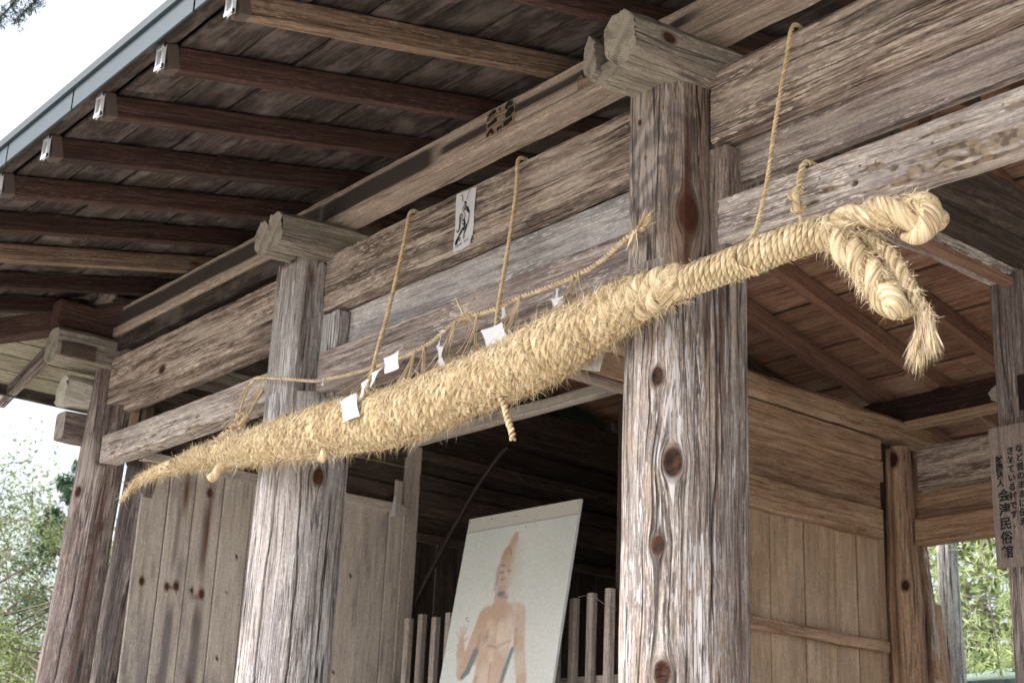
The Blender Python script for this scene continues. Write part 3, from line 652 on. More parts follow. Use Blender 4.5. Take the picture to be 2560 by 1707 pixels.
# side purlin and its dark projecting end
timber('side_purlin', gate, (-7.155, -.30, 4.042), (-7.155, 4.3, 4.042), .11, .14, W['rafter'], nx=8, ns=2, bev=.004)
timber('stub_beam', gate, (-7.165, -.205, 3.64), (-7.165, .5, 3.64), .13, .155, W['plaster'], nx=40, ns=6, bev=.030, jit=.012, ragged=.012, endmat=W['plaster'])
timber('stub_beam', gate, (-7.19, -.19, 3.705), (-7.19, .02, 3.705), .08, .06, W['plaster'], nx=10, ns=4, bev=.012, jit=.006, endmat=W['plaster'])
timber('stub_beam', gate, (-7.20, -.175, 3.465), (-7.20, .5, 3.465), .12, .15, W['post1'], nx=8, ns=3, bev=.012, jit=.006, endmat=W['end'])
timber('short_strut', gate, (-7.02, .14, 3.40), (-7.02, .14, 3.60), .06, .05, W['tan'], up=(0, -1, 0), bev=.004)
timber('short_strut', gate, (-6.93, .18, 3.40), (-6.93, .18, 3.60), .05, .05, W['inner'], up=(0, -1, 0), bev=.004)

# --- rafters with metal caps, front slope
RX = [-3.585 + .46 - .46 * k + .025 for k in range(11)] + [-3.585 + .46 * (2 + k) + .025 for k in range(6)]
def cap(raf, xc):
    z0 = 4.172 + SLOPE * EY
    d = np.array((0, 1, SLOPE)); d /= np.linalg.norm(d)
    P = np.array((xc, EY - .012, z0)); 
    c = timber('cap_sleeve', raf, P + d * .004, P + d * .042, .056, .088, W['capsleeve'], bev=.002, endmat=W['capsleeve'])
    hw, hh = .027, .0435; q = P - d * .012
    for (a, b, ww, hh2) in ((-hw + .007, 0, .012, .087), (hw - .007, 0, .012, .087)):
        timber('cap_rim', c, q + np.array((a, -.003, 0)), q + np.array((a, .007, 0)), ww, hh2, W['capwhite'], bev=.001)
    for zz in (-hh + .007, hh - .007):
        timber('cap_rim', c, q + np.array((0, -.0045, zz)), q + np.array((0, .005, zz)), .052, .014, W['capwhite'], bev=.001)
    timber('cap_plate', c, q + np.array((0, .001, 0)), q + np.array((0, .003, 0)), .045, .08, W['capgrey'], bev=.0005)
for i, xc in enumerate(RX):
    y0 = EY
    z = lambda y: 4.172 + SLOPE * y
    if xc < -7.1:
        y1 = -.02 if xc > -7.3 else -.35
        r_ = timber('rafter', gate, (xc, y0, z(y0)), (xc, y1 - (-7.1 - xc) * .9 + .1, z(y1 - (-7.1 - xc) * .9 + .1)), .05, .080, W['rafter'], nx=3, bev=.003)
    else:
        pale = abs(xc + 3.56) < .05 or abs(xc + 6.32) < .05
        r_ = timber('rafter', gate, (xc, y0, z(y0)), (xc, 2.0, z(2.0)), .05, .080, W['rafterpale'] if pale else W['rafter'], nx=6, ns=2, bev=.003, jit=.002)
        if pale: r_['label'] = 'tan rafter, much paler than its neighbours' if xc > -5 else 'lighter brown rafter'
    if xc < -3: cap(r_, xc)
# rear slope rafters
for k in range(-9, 8):
    xc = -4.275 + .455 * k
    if xc < -7.0 or xc > -.2: continue
    z = lambda y: 4.168 + SLOPE * (4 - y)
    timber('rafter', gate, (xc, 2.02, z(2.02)), (xc, 5.2, z(5.2)), .07, .10, W['rafterrear'] if xc > -5.2 else W['inner'], nx=6, ns=2, bev=.004, jit=.002)
# roof boards
bw = .2155; y = EY + .03; i = 0
while y < 2.0:
    y1 = min(y + bw, 2.02); xl = -7.15 - max(0, -y) * .86 - .05
    pieces = [(xl, -4.42), (-4.416, -.1)] if i % 3 == 0 else ([(xl, -5.8), (-5.796, -.1)] if i % 3 == 1 else [(xl, -.1)])
    for (a, b_) in pieces:
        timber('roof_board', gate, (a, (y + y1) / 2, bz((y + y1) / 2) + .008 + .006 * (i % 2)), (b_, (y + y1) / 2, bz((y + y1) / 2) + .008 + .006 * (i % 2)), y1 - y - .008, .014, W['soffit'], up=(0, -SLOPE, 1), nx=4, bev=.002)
    y = y1; i += 1
y = 2.02
while y < 5.25:
    y1 = y + bw; ym = (y + y1) / 2
    pieces = [(-7.2, -4.55), (-4.546, -.1)] if i % 3 == 0 else ([(-7.2, -3.9), (-3.896, -.1)] if i % 3 == 1 else [(-7.2, -.1)])
    for (a, b_) in pieces:
        timber('roof_board', gate, (a, ym, bz(ym) + .008 + .006 * (i % 2)), (b_, ym, bz(ym) + .008 + .006 * (i % 2)), bw - .008, .014, W['soffitrear'], up=(0, SLOPE, 1), nx=4, bev=.002)
    y = y1; i += 1
# fascia and flashing along the eave
timber('fascia_board', gate, (-8.3, EY - .022, bz(EY) + .012), (-.1, EY - .022, bz(EY) + .012), .07, .03, W['soffit'], up=(0, -SLOPE, 1), nx=30, ns=2, bev=.004, jit=.002)
timber('fascia_board', gate, (-8.3, EY - .054, bz(EY) + .0), (-.1, EY - .054, bz(EY) + .0), .03, .05, W['soffit'], up=(0, -SLOPE, 1), nx=30, ns=2, bev=.004, jit=.003)
xs_ = [-8.32, -7.3, -6.25, -5.2, -4.6, -3.7, -2.7, -1.7, -.7, -.1]
for a, b_ in zip(xs_[:-1], xs_[1:]):
    f_ = timber('roof_flashing', gate, (a, -1.318, 3.938), (b_ + .012, -1.318, 3.938), .008, .082, W['flash'], nx=2, bev=.002)
    timber('drip_fold', f_, (a, -1.326, 3.984), (b_, -1.326, 3.984), .016, .012, W['flash'], nx=2, bev=.002)
# side (left) eave: boards run front to back, rafters rise towards the gate
sz = lambda x: 4.205 + .26 * (x + 7.1)
x = -8.24; i = 0
while x < -7.12:
    x1 = min(x + .155, -7.12); xm = (x + x1) / 2
    timber('roof_board', gate, (xm, -1.2 + (xm + 8.24) * .98, sz(xm) + .012), (xm, 5.2, sz(xm) + .012), x1 - x - .006, .014, W['sidesoffit'], up=(-.26, 0, 1), nx=5, bev=.002)
    x = x1; i += 1
timber('fascia_board', gate, (-8.26, -1.3, 3.893), (-8.26, 5.3, 3.893), .03, .075, W['soffit'], nx=20, bev=.003, jit=.002)
for yy in (-.08, .9, 1.8, 2.7, 3.6, 4.5):
    timber('side_rafter', gate, (-8.42, yy, sz(-8.42) - .005), (-7.0, yy, sz(-7.0) - .03), .062, .075, W['post1'] if yy < 0 else W['rafter'], up=(-.26, 0, 1), nx=6, ns=2, bev=.004, endmat=W['end'])
timber('hip_rafter', gate, (-7.02, .06, 4.10), (-8.4, -1.36, 3.80), .10, .115, W['rafter'], nx=10, ns=2, bev=.004)
# roof skin above (hides the sky)
def roofskin():
    e = .05
    V = [(-8.3, -1.325, 3.994), (.02, -1.325, 3.994), (.02, 2, 4.80), (-7.0, 2, 4.80), (.02, 5.4, 3.985), (-8.3, 5.4, 3.992)]
    V2 = [(a, b, c + .03) for a, b, c in V]
    F = [(0, 1, 2, 3), (2, 4, 5, 3), (0, 3, 5)]
    F2 = [tuple(i + 6 for i in reversed(f)) for f in F]
    o = mk('roof_covering', V + V2, F + F2 + [(0, 6, 7, 1), (1, 7, 8, 2), (2, 8, 10, 4), (4, 10, 11, 5), (5, 11, 6, 0)], W['roofmetal'], gate)
    o.location = (-G0).tolist()
roofskin()

# --- left wall: vertical planks below a rail, horizontal boards above
ys_ = [.235, .39, .54, .71, .885, 1.06, 1.24, 1.43, 1.63, 1.80, 1.90]
r = np.random.default_rng(5)
for i, (a, b_) in enumerate(zip(ys_[:-1], ys_[1:])):
    lean = .02 * (i % 3 - 1)
    stn = []; kns = []; W_ = b_ - a; c0 = .018
    if i == 0: kns = [(2.70, c0 + W_ * .55, .014), (2.12, c0 + W_ * .45, .020)]; stn = [(2.76, c0 + W_ * .2, .06, .008, .9), (2.60, c0 + W_ * .55, .10, .006, .6)]
    if i == 1: kns = [(2.69, c0 + W_ * .62, .013), (2.70, c0 + W_ * .28, .015), (2.10, c0 + W_ * .7, .018)]; stn = [(2.69, c0 + W_ * .45, .012, .03, .9), (3.2, c0 + W_ * .3, .12, .016, 1.2), (2.2, c0 + W_ * .6, .06, .008, .8)]
    if i == 2: kns = [(2.68, c0 + W_ * .35, .016), (2.69, c0 + W_ * .70, .010), (3.22, c0 + W_ * .45, .016), (2.08, c0 + W_ * .5, .022)]; stn = [(3.0, c0 + W_ * .40, .26, .013, 1.3), (2.66, c0 + W_ * .5, .02, .03, .9), (2.58, c0 + W_ * .45, .10, .010, .7), (2.16, c0 + W_ * .45, .09, .018, 1.3)]
    if i in (3, 7): kns = [(2.71, c0 + W_ * .5, .006), (2.9, c0 + W_ * .3, .006), (2.36, c0 + W_ * .6, .007)]
    dks = [(1.6, 2.66, c0 + W_ * .20, c0 + W_ * .60, .9), (2.74, 3.2, c0 + W_ * .38, c0 + W_ * .62, .8)] if i in (1, 2) else ([(1.6, 2.3, c0 + W_ * .5, c0 + W_ * .8, .5)] if i in (0, 3, 5) else [])
    timber('wall_plank', gate, (-7.012 + .004 * (i % 2), (a + b_) / 2, 0), (-7.012 + .004 * (i % 2), (a + b_) / 2, 3.32), W_ - .006, .018, W['greyplank'], up=(-1, 0, 0), nx=200 if (kns or stn) else 30, ns=12 if (kns or stn) else 4, bev=.003, stains=stn, knots=kns, darks=dks)
for jy in (.39, .54, .71, .885, 1.06, 1.24, 1.43, 1.80):
    timber('joint_light_stop', gate, (-7.035, jy, 0), (-7.035, jy, 3.32), .05, .012, W['inner'], up=(-1, 0, 0), bev=.002)  # strips added behind the joints to stop daylight showing through
timber('wall_board', gate, (-7.05, .15, 3.49), (-7.05, 1.90, 3.49), .015, .14, W['inner'], nx=2, bev=.002)  # hidden backing board, added to close a slit of sky
timber('wall_board', gate, (-7.045, .15, 3.36), (-7.045, 1.90, 3.36), .015, .14, W['inner'], nx=2, bev=.002)  # added backing too, blocks sky light between planks and boards
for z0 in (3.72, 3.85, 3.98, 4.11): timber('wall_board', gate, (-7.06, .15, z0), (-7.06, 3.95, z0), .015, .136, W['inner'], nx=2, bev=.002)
timber('wall_rail', gate, (-6.99, .2, 3.342), (-6.99, 1.90, 3.342), .045, .05, W['greyplank'], nx=6, bev=.004, jit=.001)
for i, z0 in enumerate((3.385, 3.50, 3.615)):
    timber('wall_board', gate, (-7.03, .15, z0 + .05), (-7.03, 1.90, z0 + .05), .02, .108, W['inner'], nx=4, bev=.003)
timber('wall_plate', gate, (-7.05, .3, 3.70), (-7.05, 4.0, 3.70), .10, .07, W['inner'], nx=4, bev=.003)
# beyond the middle post: dark rear bay, planks with small gaps then boards
for i in range(12):
    a = 2.02 + .163 * i
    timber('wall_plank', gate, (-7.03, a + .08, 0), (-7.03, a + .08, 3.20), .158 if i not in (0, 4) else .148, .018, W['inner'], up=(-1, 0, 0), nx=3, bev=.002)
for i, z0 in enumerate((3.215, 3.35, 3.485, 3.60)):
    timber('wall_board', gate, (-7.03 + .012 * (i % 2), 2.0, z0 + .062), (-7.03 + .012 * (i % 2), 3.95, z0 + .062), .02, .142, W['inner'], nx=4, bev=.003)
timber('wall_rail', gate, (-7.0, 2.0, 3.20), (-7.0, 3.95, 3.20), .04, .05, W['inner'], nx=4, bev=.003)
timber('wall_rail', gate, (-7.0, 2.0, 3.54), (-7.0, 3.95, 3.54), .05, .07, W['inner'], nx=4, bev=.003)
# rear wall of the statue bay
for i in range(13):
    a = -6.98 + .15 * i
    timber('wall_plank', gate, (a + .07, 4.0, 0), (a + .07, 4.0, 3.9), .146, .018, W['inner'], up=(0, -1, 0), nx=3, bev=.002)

# --- passage side wall at x=-5
for i, (a, b_) in enumerate(zip([2.02, 2.22, 2.44, 2.65, 2.873, 3.153, 3.412, 3.606, 3.80], [2.22, 2.44, 2.65, 2.873, 3.153, 3.412, 3.606, 3.80, 3.87])):
    timber('wall_plank', gate, (-5.03 + .003 * (i % 2), (a + b_) / 2, 0), (-5.03 + .003 * (i % 2), (a + b_) / 2, 3.25), b_ - a - .009, .02, W['tanplank'], up=(-1, 0, 0), nx=6, bev=.0025)
timber('wall_rail', gate, (-4.995, 2.0, 3.305), (-4.985, 3.775, 3.298), .06, .17, W['tan'], nx=60, ns=8, bev=.006, jit=.004)
timber('wall_rail', gate, (-4.99, 2.0, 2.628), (-4.985, 3.79, 2.612), .06, .062, W['tan'], nx=50, ns=6, bev=.008, jit=.005)
timber('wall_board', gate, (-5.04, 2.0, 3.50), (-5.04, 3.86, 3.49), .02, .20, W['tan'], nx=20, ns=4, bev=.003, jit=.002)
timber('wall_board', gate, (-5.02, 2.0, 3.63), (-5.02, 3.86, 3.625), .03, .12, W['tan'], nx=20, ns=4, bev=.003, jit=.003)
timber('side_beam', gate, (-5.0, .22, 3.735), (-5.0, 3.78, 3.735), .09, .125, W['tan'], nx=60, ns=6, bev=.006, jit=.004)
timber('side_beam', gate, (-4.99, .22, 3.648), (-4.99, 2.0, 3.648), .06, .035, W['keta'], nx=30, ns=3, bev=.004, jit=.002)
# middle cross beam over the statue bay and rafters' purlins inside
timber('cross_beam', gate, (-7.0, 1.93, 3.765), (-5.05, 1.93, 3.745), .06, .062, W['greyplank'], nx=20, ns=3, bev=.006, jit=.003)
# --- rear plates and ties
timber('rear_purlin', gate, (-7.1, 4.05, 4.02), (-.2, 4.05, 4.02), .10, .15, W['rafter'], nx=40, ns=4, bev=.005, jit=.002)
timber('rear_purlin', gate, (-7.1, 4.04, 3.925), (-.2, 4.04, 3.925), .10, .035, W['tan'], nx=40, ns=2, bev=.004, jit=.002)
timber('rear_beam', gate, (-4.80, 3.96, 3.62), (-.85, 3.96, 3.615), .12, .245, W['beam'], nx=80, ns=8, bev=.006, jit=.004)
timber('rear_board', gate, (-4.90, 4.0, 3.42), (-.85, 4.0, 3.41), .03, .16, W['tan'], nx=20, ns=4, bev=.003, jit=.002)
timber('rear_tie', gate, (-4.83, 3.95, 3.26), (-.85, 3.95, 3.25), .11, .145, W['tan'], nx=80, ns=6, bev=.008, jit=.005)
# --- ties on the right of the passage (x=-2.95)
timber('bowed_tie_log', gate, (-3.0, .10, 3.93), (-3.0, 4.1, 3.98), .18, .24, W['inner'], nx=60, ns=8, bev=.05, jit=.012, arch=.10, smooth=True)
timber('side_beam', gate, (-2.99, .12, 3.845), (-2.99, 4.0, 3.855), .10, .15, W['inner'], nx=40, ns=6, bev=.008, jit=.004)
timber('side_beam', gate, (-2.975, .12, 3.738), (-2.975, 4.0, 3.738), .10, .065, W['nuki'], nx=400, ns=16, bev=.006, jit=.006,
       pits=[(p, .065 + .10 + .01, .03, .008, .012) for p in (1.22, 1.34, 1.44, 1.56, 1.68, 1.78)] + pitrow(30, 2.6, .165, .20, 12, (.015, .05), (.004, .009), (.006, .014)))
timber('eaves_strut', gate, (-2.94, 1.0, 3.70), (-2.94, 2.1, 3.70), .05, .03, W['rafterrear'], nx=4, bev=.004)

# ink prints on the purlin
def ink_print():
    root = kt
    pk = mk('pasted_paper_print', [(-3.908, -.0035, 4.005), (-3.742, -.0035, 4.005), (-3.742, -.0035, 4.105), (-3.908, -.0035, 4.105)], [(0, 1, 2, 3)], W['bare'], kt,
            {'gc': [(0, 0, 3), (.16, 0, 3), (.16, .1, 3), (0, .1, 3)]})
    pk.matrix_basis = (Matrix.Translation(G0.tolist()) @ kt.matrix_basis).inverted()
    S_ = [[(-.072, .035, .012), (-.05, .042, .018), (-.028, .044, .016)], [(-.072, .03, .012), (-.075, .02, .008)], [(-.01, .044, .014), (0, .042, .016)],
          [(.03, .03, .02), (.045, .045, .024), (.07, .040, .016)], [(.03, .0, .02), (.055, .01, .035), (.078, .018, .02)], [(.02, -.03, .02), (.045, -.028, .022), (.07, -.02, .018)],
          [(-.078, -.045, .012), (-.06, -.03, .014), (-.045, -.025, .01)], [(-.052, -.028, .012), (-.038, -.045, .016)], [(-.075, -.005, .014), (-.04, .003, .02), (-.02, .008, .02)],
          [(-.012, -.028, .012), (-.010, -.045, .012)], [(.004, -.026, .01), (.006, -.043, .01)], [(-.012, -.035, .004), (.008, -.034, .004)]]
    strokes('ink_mark', kt, S_, W['ink'], FRONT(-3.825, -.0045, 4.055))
    strokes('ink_mark', kt, [[(-.05, 0, .012), (-.02, .012, .014), (0, 0, .01)], [(.005, .01, .008), (.03, 0, .012)], [(-.02, .02, .008), (0, -.01, .01), (.02, .02, .008)]], W['inkfade'], FRONT(-3.36, -.0045, 4.055))
    mk2 = mk('bare_patch', [(-3.40, -.0035, 4.01), (-3.26, -.0035, 4.01), (-3.26, -.0035, 4.06), (-3.40, -.0035, 4.07)], [(0, 1, 2, 3)], W['bare'], kt, {'gc': [(0, 0, 5), (.14, 0, 5), (.14, .05, 5), (0, .06, 5)]})
    mk2.matrix_basis = (Matrix.Translation(G0.tolist()) @ kt.matrix_basis).inverted()
ink_print()

# ================================================================== THINGS ON AND IN THE GATE
# picket fence before the statue bay
pf = thing('picket_fence', 'low row of squared grey pickets with sloping tops inside the dark bay', 'fence', (-5.95, 1.85, 0))
bpy.context.view_layer.update()
pk0 = None
pkx = [-6.80 + .127 * k for k in range(14)]
for i, xx in enumerate(pkx):
    h = 2.68 + .015 * math.sin(i * 2.1)
    V = [(-.021, -.02, 1.3), (.021, -.02, 1.3), (.021, .02, 1.3), (-.021, .02, 1.3), (-.021, -.02, h - .012), (.021, -.02, h - .002), (.021, .02, h), (-.021, .02, h - .012)]
    pk = timber('picket', pf, (xx, 1.85, 1.30), (xx, 1.85, h), .042, .04, W['picket'], up=(0, -1, 0), nx=4, bev=.005, jit=.0015)
timber('fence_rail', pf, (-6.95, 1.885, 2.265), (-5.12, 1.885, 2.265), .03, .05, W['picket'], nx=8, bev=.004)
timber('fence_rail', pf, (-6.95, 1.85, 1.27), (-5.12, 1.85, 1.27), .07, .06, W['picket'], nx=8, bev=.004)

# poster panel of the guardian figure, leaning back on the pickets
def poster():
    nx_, nz_ = 150, 260; wdt, hgt = .90, 1.55
    U = np.linspace(0, 1, nx_); Vv = np.linspace(0, 1, nz_); UU, VV = np.meshgrid(U, Vv)
    x = UU * wdt; y = (1 - VV) * hgt                      # y from the top, metres
    c = np.zeros(UU.shape + (3,)); basec = np.array([.60, .63, .62]); c[:] = basec
    c += (.02 * np.sin(9 * UU + 3 * VV) * np.sin(7 * VV + 1))[..., None]
    c[y < .078] = np.array([.53, .53, .50]); c[(y > .076) & (y < .080)] = np.array([.30, .30, .28])
    def cap_(ax, ay, bx, by, ra, rb):
        px_, py_ = x - ax, y - ay; dx, dy = bx - ax, by - ay
        t = np.clip((px_ * dx + py_ * dy) / (dx * dx + dy * dy + 1e-9), 0, 1)
        return np.hypot(px_ - t * dx, py_ - t * dy) - (ra + (rb - ra) * t)
    NZ = .82 + .10 * np.sin(UU * 11 + 2.2 * np.sin(VV * 9)) + .09 * np.sin(VV * 23 + 2 * np.sin(UU * 13)) + .05 * np.sin(UU * 47) * np.sin(VV * 61)
    def blend(d, col, soft=.008, op=1.0):
        if col is skin: op = op * NZ
        a = (np.clip(.5 - d / soft, 0, 1) * op * np.ones_like(d))[..., None]; c[:] = c * (1 - a) + np.array(col) * a
    skin = (.48, .345, .27); skl = (.60, .52, .46)
    def cp(ax, ay, bx, by, ra, rb): return cap_(ax, ay, bx, by, ra, rb)
    D = (.17, .21, .23)
    # torso, chest, hips
    blend(cp(.40, .62, .41, .86, .135, .118), skin, .02); blend(cp(.30, .575, .53, .56, .070, .055), skin, .02); blend(cp(.41, .86, .40, 1.5, .120, .19), skin, .02)
    # right arm raised with the open hand, left arm hanging
    for a_ in ((.275, .60, .215, .76, .052, .045), (.215, .76, .175, .845, .042, .040), (.175, .845, .135, .74, .042, .030), (.135, .74, .125, .70, .034, .030)): blend(cp(*a_), skin, .014)
    for fx, fy in ((.075, .635), (.098, .605), (.125, .598), (.150, .612), (.175, .665)): blend(cp(.128, .69, fx, fy, .010, .006), skin, .010, .8)
    for a_ in ((.565, .565, .60, .72, .048, .042), (.60, .72, .665, .90, .042, .038), (.665, .90, .700, 1.12, .036, .028), (.70, 1.12, .705, 1.22, .026, .02)): blend(cp(*a_), skin, .014, .9)
    # neck, head, tall topknot
    for a_ in ((.395, .455, .395, .53, .055, .060), (.405, .36, .40, .255, .074, .064), (.405, .255, .425, .17, .058, .032), (.425, .17, .432, .135, .030, .018)): blend(cp(*a_), skin, .012)
    blend(cp(.475, .22, .485, .44, .042, .050), (.575, .575, .55), .05, .85)
    blend(cp(.50, .60, .49, .72, .035, .04), skl, .05, .8); blend(cp(.36, .86, .38, .98, .05, .05), skl, .06, .7); blend(cp(.52, .53, .56, .54, .02, .02), skl, .03, .6)
    blend(cp(.375, .448, .41, .448, .015, .012), D, .012, .95)
    for a_ in ((.355, .335, .385, .330, .005, .004), (.41, .325, .432, .332, .005, .004), (.375, .372, .405, .366, .005, .004), (.385, .35, .392, .365, .004, .004), (.35, .29, .38, .30, .004, .004), (.395, .20, .42, .24, .003, .003)): blend(cp(*a_), (.20, .11, .075), .007, .9)
    blend(cp(.262, .745, .222, .84, .024, .020), D, .012); blend(cp(.222, .84, .185, .872, .020, .014), D, .012)
    for a_ in ((.555, .745, .525, .85, .013, .015), (.525, .85, .492, .98, .015, .009), (.502, 1.02, .492, 1.06, .018, .014)): blend(cp(*a_), D, .012)
    blend(cp(.315, 1.075, .475, 1.04, .026, .030), (.60, .53, .45), .012); blend(cp(.29, 1.11, .49, 1.075, .005, .005), (.42, .30, .22), .01, .7)
    for k in range(9): blend(cp(.32 + .02 * k, 1.07 - .004 * k, .315 + .02 * k, 1.095 - .004 * k, .003, .003), (.45, .35, .27), .008, .5)
    for k in range(6): blend(cp(.34 + .03 * k, 1.14, .325 + .035 * k, 1.3, .004, .004), (.48, .35, .27), .012, .5)
    for a_ in ((.35, .715, .43, .73, .004, .004), (.44, .72, .53, .70, .004, .004), (.40, .58, .41, .70, .004, .003), (.40, .80, .41, .90, .004, .004), (.30, .66, .32, .70, .003, .003)): blend(cp(*a_), (.30, .18, .12), .014, .7)
    for a_ in ((.33, .30, .335, .42, .010, .012), (.27, .66, .27, .80, .010, .010), (.30, .88, .285, 1.05, .010, .012), (.345, .62, .33, .68, .012, .012), (.36, .25, .375, .21, .008, .008), (.40, .465, .44, .47, .012, .010), (.56, .64, .575, .72, .008, .008), (.64, .92, .675, 1.06, .007, .006)): blend(cp(*a_), (.30, .19, .14), .024, .6)
    for a_ in ((.40, .34, .402, .36, .010, .012), (.43, .62, .44, .68, .03, .03), (.34, .60, .36, .64, .02, .02), (.39, .76, .40, .79, .02, .018)): blend(cp(*a_), (.68, .56, .46), .03, .6)
    rr = np.random.default_rng(2)
    for _ in range(60):
        sx_, sy_ = rr.random() * wdt, rr.random() * hgt; blend(cap_(sx_, sy_, sx_ + .001, sy_, .0015, .0015), (.22, .20, .17), .004, .6)
    c *= (1 + .05 * rr.normal(size=c.shape[:2]))[..., None]
    P = np.stack([UU * wdt, np.full_like(UU, -.0035), -y], axis=2).reshape(-1, 3); m = nx_
    F = [(i * m + j, i * m + j + 1, (i + 1) * m + j + 1, (i + 1) * m + j) for i in range(nz_ - 1) for j in range(m - 1)]
    root = thing('poster_panel', 'tall faded poster board of a muscular guardian statue leaning on the pickets', 'poster', (-6.22, 1.80, 3.165))
    root.rotation_euler = (math.radians(-8.5), math.radians(.9), 0)
    bpy.context.view_layer.update()
    b = NB('faded_photo_print'); at = b.n('ShaderNodeAttribute', attribute_name='print'); b.l(at.outputs['Color'], b.b.inputs['Base Color']); b.b.inputs['Roughness'].default_value = .45
    o = mk('printed_sheet', P, F, b.m, root)
    ca = o.data.color_attributes.new('print', 'FLOAT_COLOR', 'POINT'); cc = np.ones((len(P), 4), np.float32); cc[:, :3] = np.clip(c, 0, 1).reshape(-1, 3); ca.data.foreach_set('color', cc.ravel())
    V = [(0, 0, 0), (wdt, 0, 0), (wdt, 0, -hgt), (0, 0, -hgt)]; V = [(a, -.003, c_) for a, _, c_ in V] + [(a, .012, c_) for a, _, c_ in V]
    mk('backing_board', V, [(0, 1, 2, 3), (7, 6, 5, 4), (0, 4, 5, 1), (1, 5, 6, 2), (2, 6, 7, 3), (3, 7, 4, 0)], W['paper'], root)
    for (nx2, nz2) in ((.015, -.02), (.885, -.02), (.40, -.03), (.2, -.022), (.5, -.10)):
        ac = Acc(); tube(ac, np.array([(nx2, -.006, nz2), (nx2, -.002, nz2)]), .003, 6); ac.build('tack', W['pipe'], root)
    return root
poster()
for pts_, lab in (([(-5.222, 1.695, 2.628), (-5.19, 1.70, 2.640), (-5.17, 1.76, 2.645), (-5.13, 1.82, 2.60), (-5.11, 1.86, 2.59)], 'thin wire tie at the right edge of the poster panel'),
                  ([(-6.01, 1.66, 2.60), (-6.06, 1.68, 2.60), (-6.09, 1.76, 2.58), (-6.15, 1.80, 2.60), (-6.19, 1.84, 2.64)], 'thin wire tie at the left edge of the poster panel')):
    ac = Acc(); tube(ac, catmull(pts_, 16), .0016, 5)
    tag(ac.build('wire_tie', W['wire']), lab, 'wire', 'wire ties holding the poster panel')
# bent dark pipe inside
ac = Acc()
tube(ac, catmull([(-7.06, 2.0, 1.2), (-7.13, 2.05, 2.36), (-7.08, 2.05, 2.72), (-6.90, 2.05, 2.98), (-6.54, 2.05, 3.385), (-6.30, 2.06, 3.60), (-6.262, 2.09, 3.628), (-6.27, 2.2, 3.628), (-6.28, 2.93, 3.62), (-6.28, 3.6, 3.61)], 60), .0155, 8)
tag(ac.build('bent_pipe', W['pipe']), 'bent dark rusty pipe running up and back inside the dark bay', 'pipe')
# small slotted board by the middle post
t = timber('small_board', None, (-6.965, 1.83, 3.28), (-6.965, 1.83, 3.50), .055, .012, W['greyplank'], up=(-1, 0, 0), nx=2, bev=.003)
tag(t, 'short pale board fixed beside the lettered middle post', 'board')

pt_ = mk('paper_tag', [(-6.955, 1.775, 3.275), (-6.953, 1.812, 3.285), (-6.953, 1.808, 3.400), (-6.955, 1.795, 3.405)], [(0, 1, 2, 3)], W['paper'])
tag(pt_, 'small white paper tag on the short board beside the lettered post', 'paper tag')
# hanging sign board, lettering
sg = thing('sign_board', 'grey wooden sign board with vertical black brush lettering at the right edge', 'sign', (-2.84, 1.80, 2.82))
bpy.context.view_layer.update()
pb = timber('board', sg, (-2.845, 1.80, 2.555), (-2.845, 1.80, 3.088), .325, .02, W['signwood'], up=(0, -1, 0), nx=4, bev=.002, jit=.001)
SY = 1.7885
def vtext(s, size, x, ztop, bold, mat='ink', step=1.0):
    for i, ch in enumerate(s):
        text_mesh('painted_character', ch, size, W[mat], FRONT(x, SY, ztop - size * .82 - i * size * step), sg, bold=bold)
vtext('財団法人', .031, -2.968, 2.975, .0010, step=.96)
vtext('会津民俗館', .050, -2.957, 2.846, .0011, step=1.06)
vtext('されている村です.', .032, -2.920, 3.003, .0009, step=1.08)
vtext('など昔のままに伝承', .032, -2.882, 3.006, .0009, step=1.08)
for ch_i, ch in enumerate('後藤'):
    o = text_mesh('painted_character', ch, .055, W['yellowink'], FRONT(-2.905, 1.893, 3.235 - ch_i * .055), mpr, bold=.0005)
pl = timber('post_plate', mpr, (-2.905, 1.892, 3.17), (-2.905, 1.892, 3.31), .05, .003, W['pipe'], up=(0, -1, 0), bev=.0005)
# torn white sticker on the rear purlin
def sticker():
    r = np.random.default_rng(3); pts = []
    for k in range(26):
        a = 2 * math.pi * k / 26; pts.append((-4.305 + .058 * math.cos(a) * (1 + .3 * r.random()), 3.994, 3.99 + .042 * math.sin(a) * (1 + .3 * r.random())))
    pts.append((-4.305, 3.994, 3.99)); n = 26
    o = mk('torn_sticker', pts, [(n, (k + 1) % n, k) for k in range(n)], W['plaster'], None, {'gc': [(p[0], p[2], 9) for p in pts]})
    tag(o, 'torn pale paper sticker on the dark rear purlin', 'sticker')
sticker()
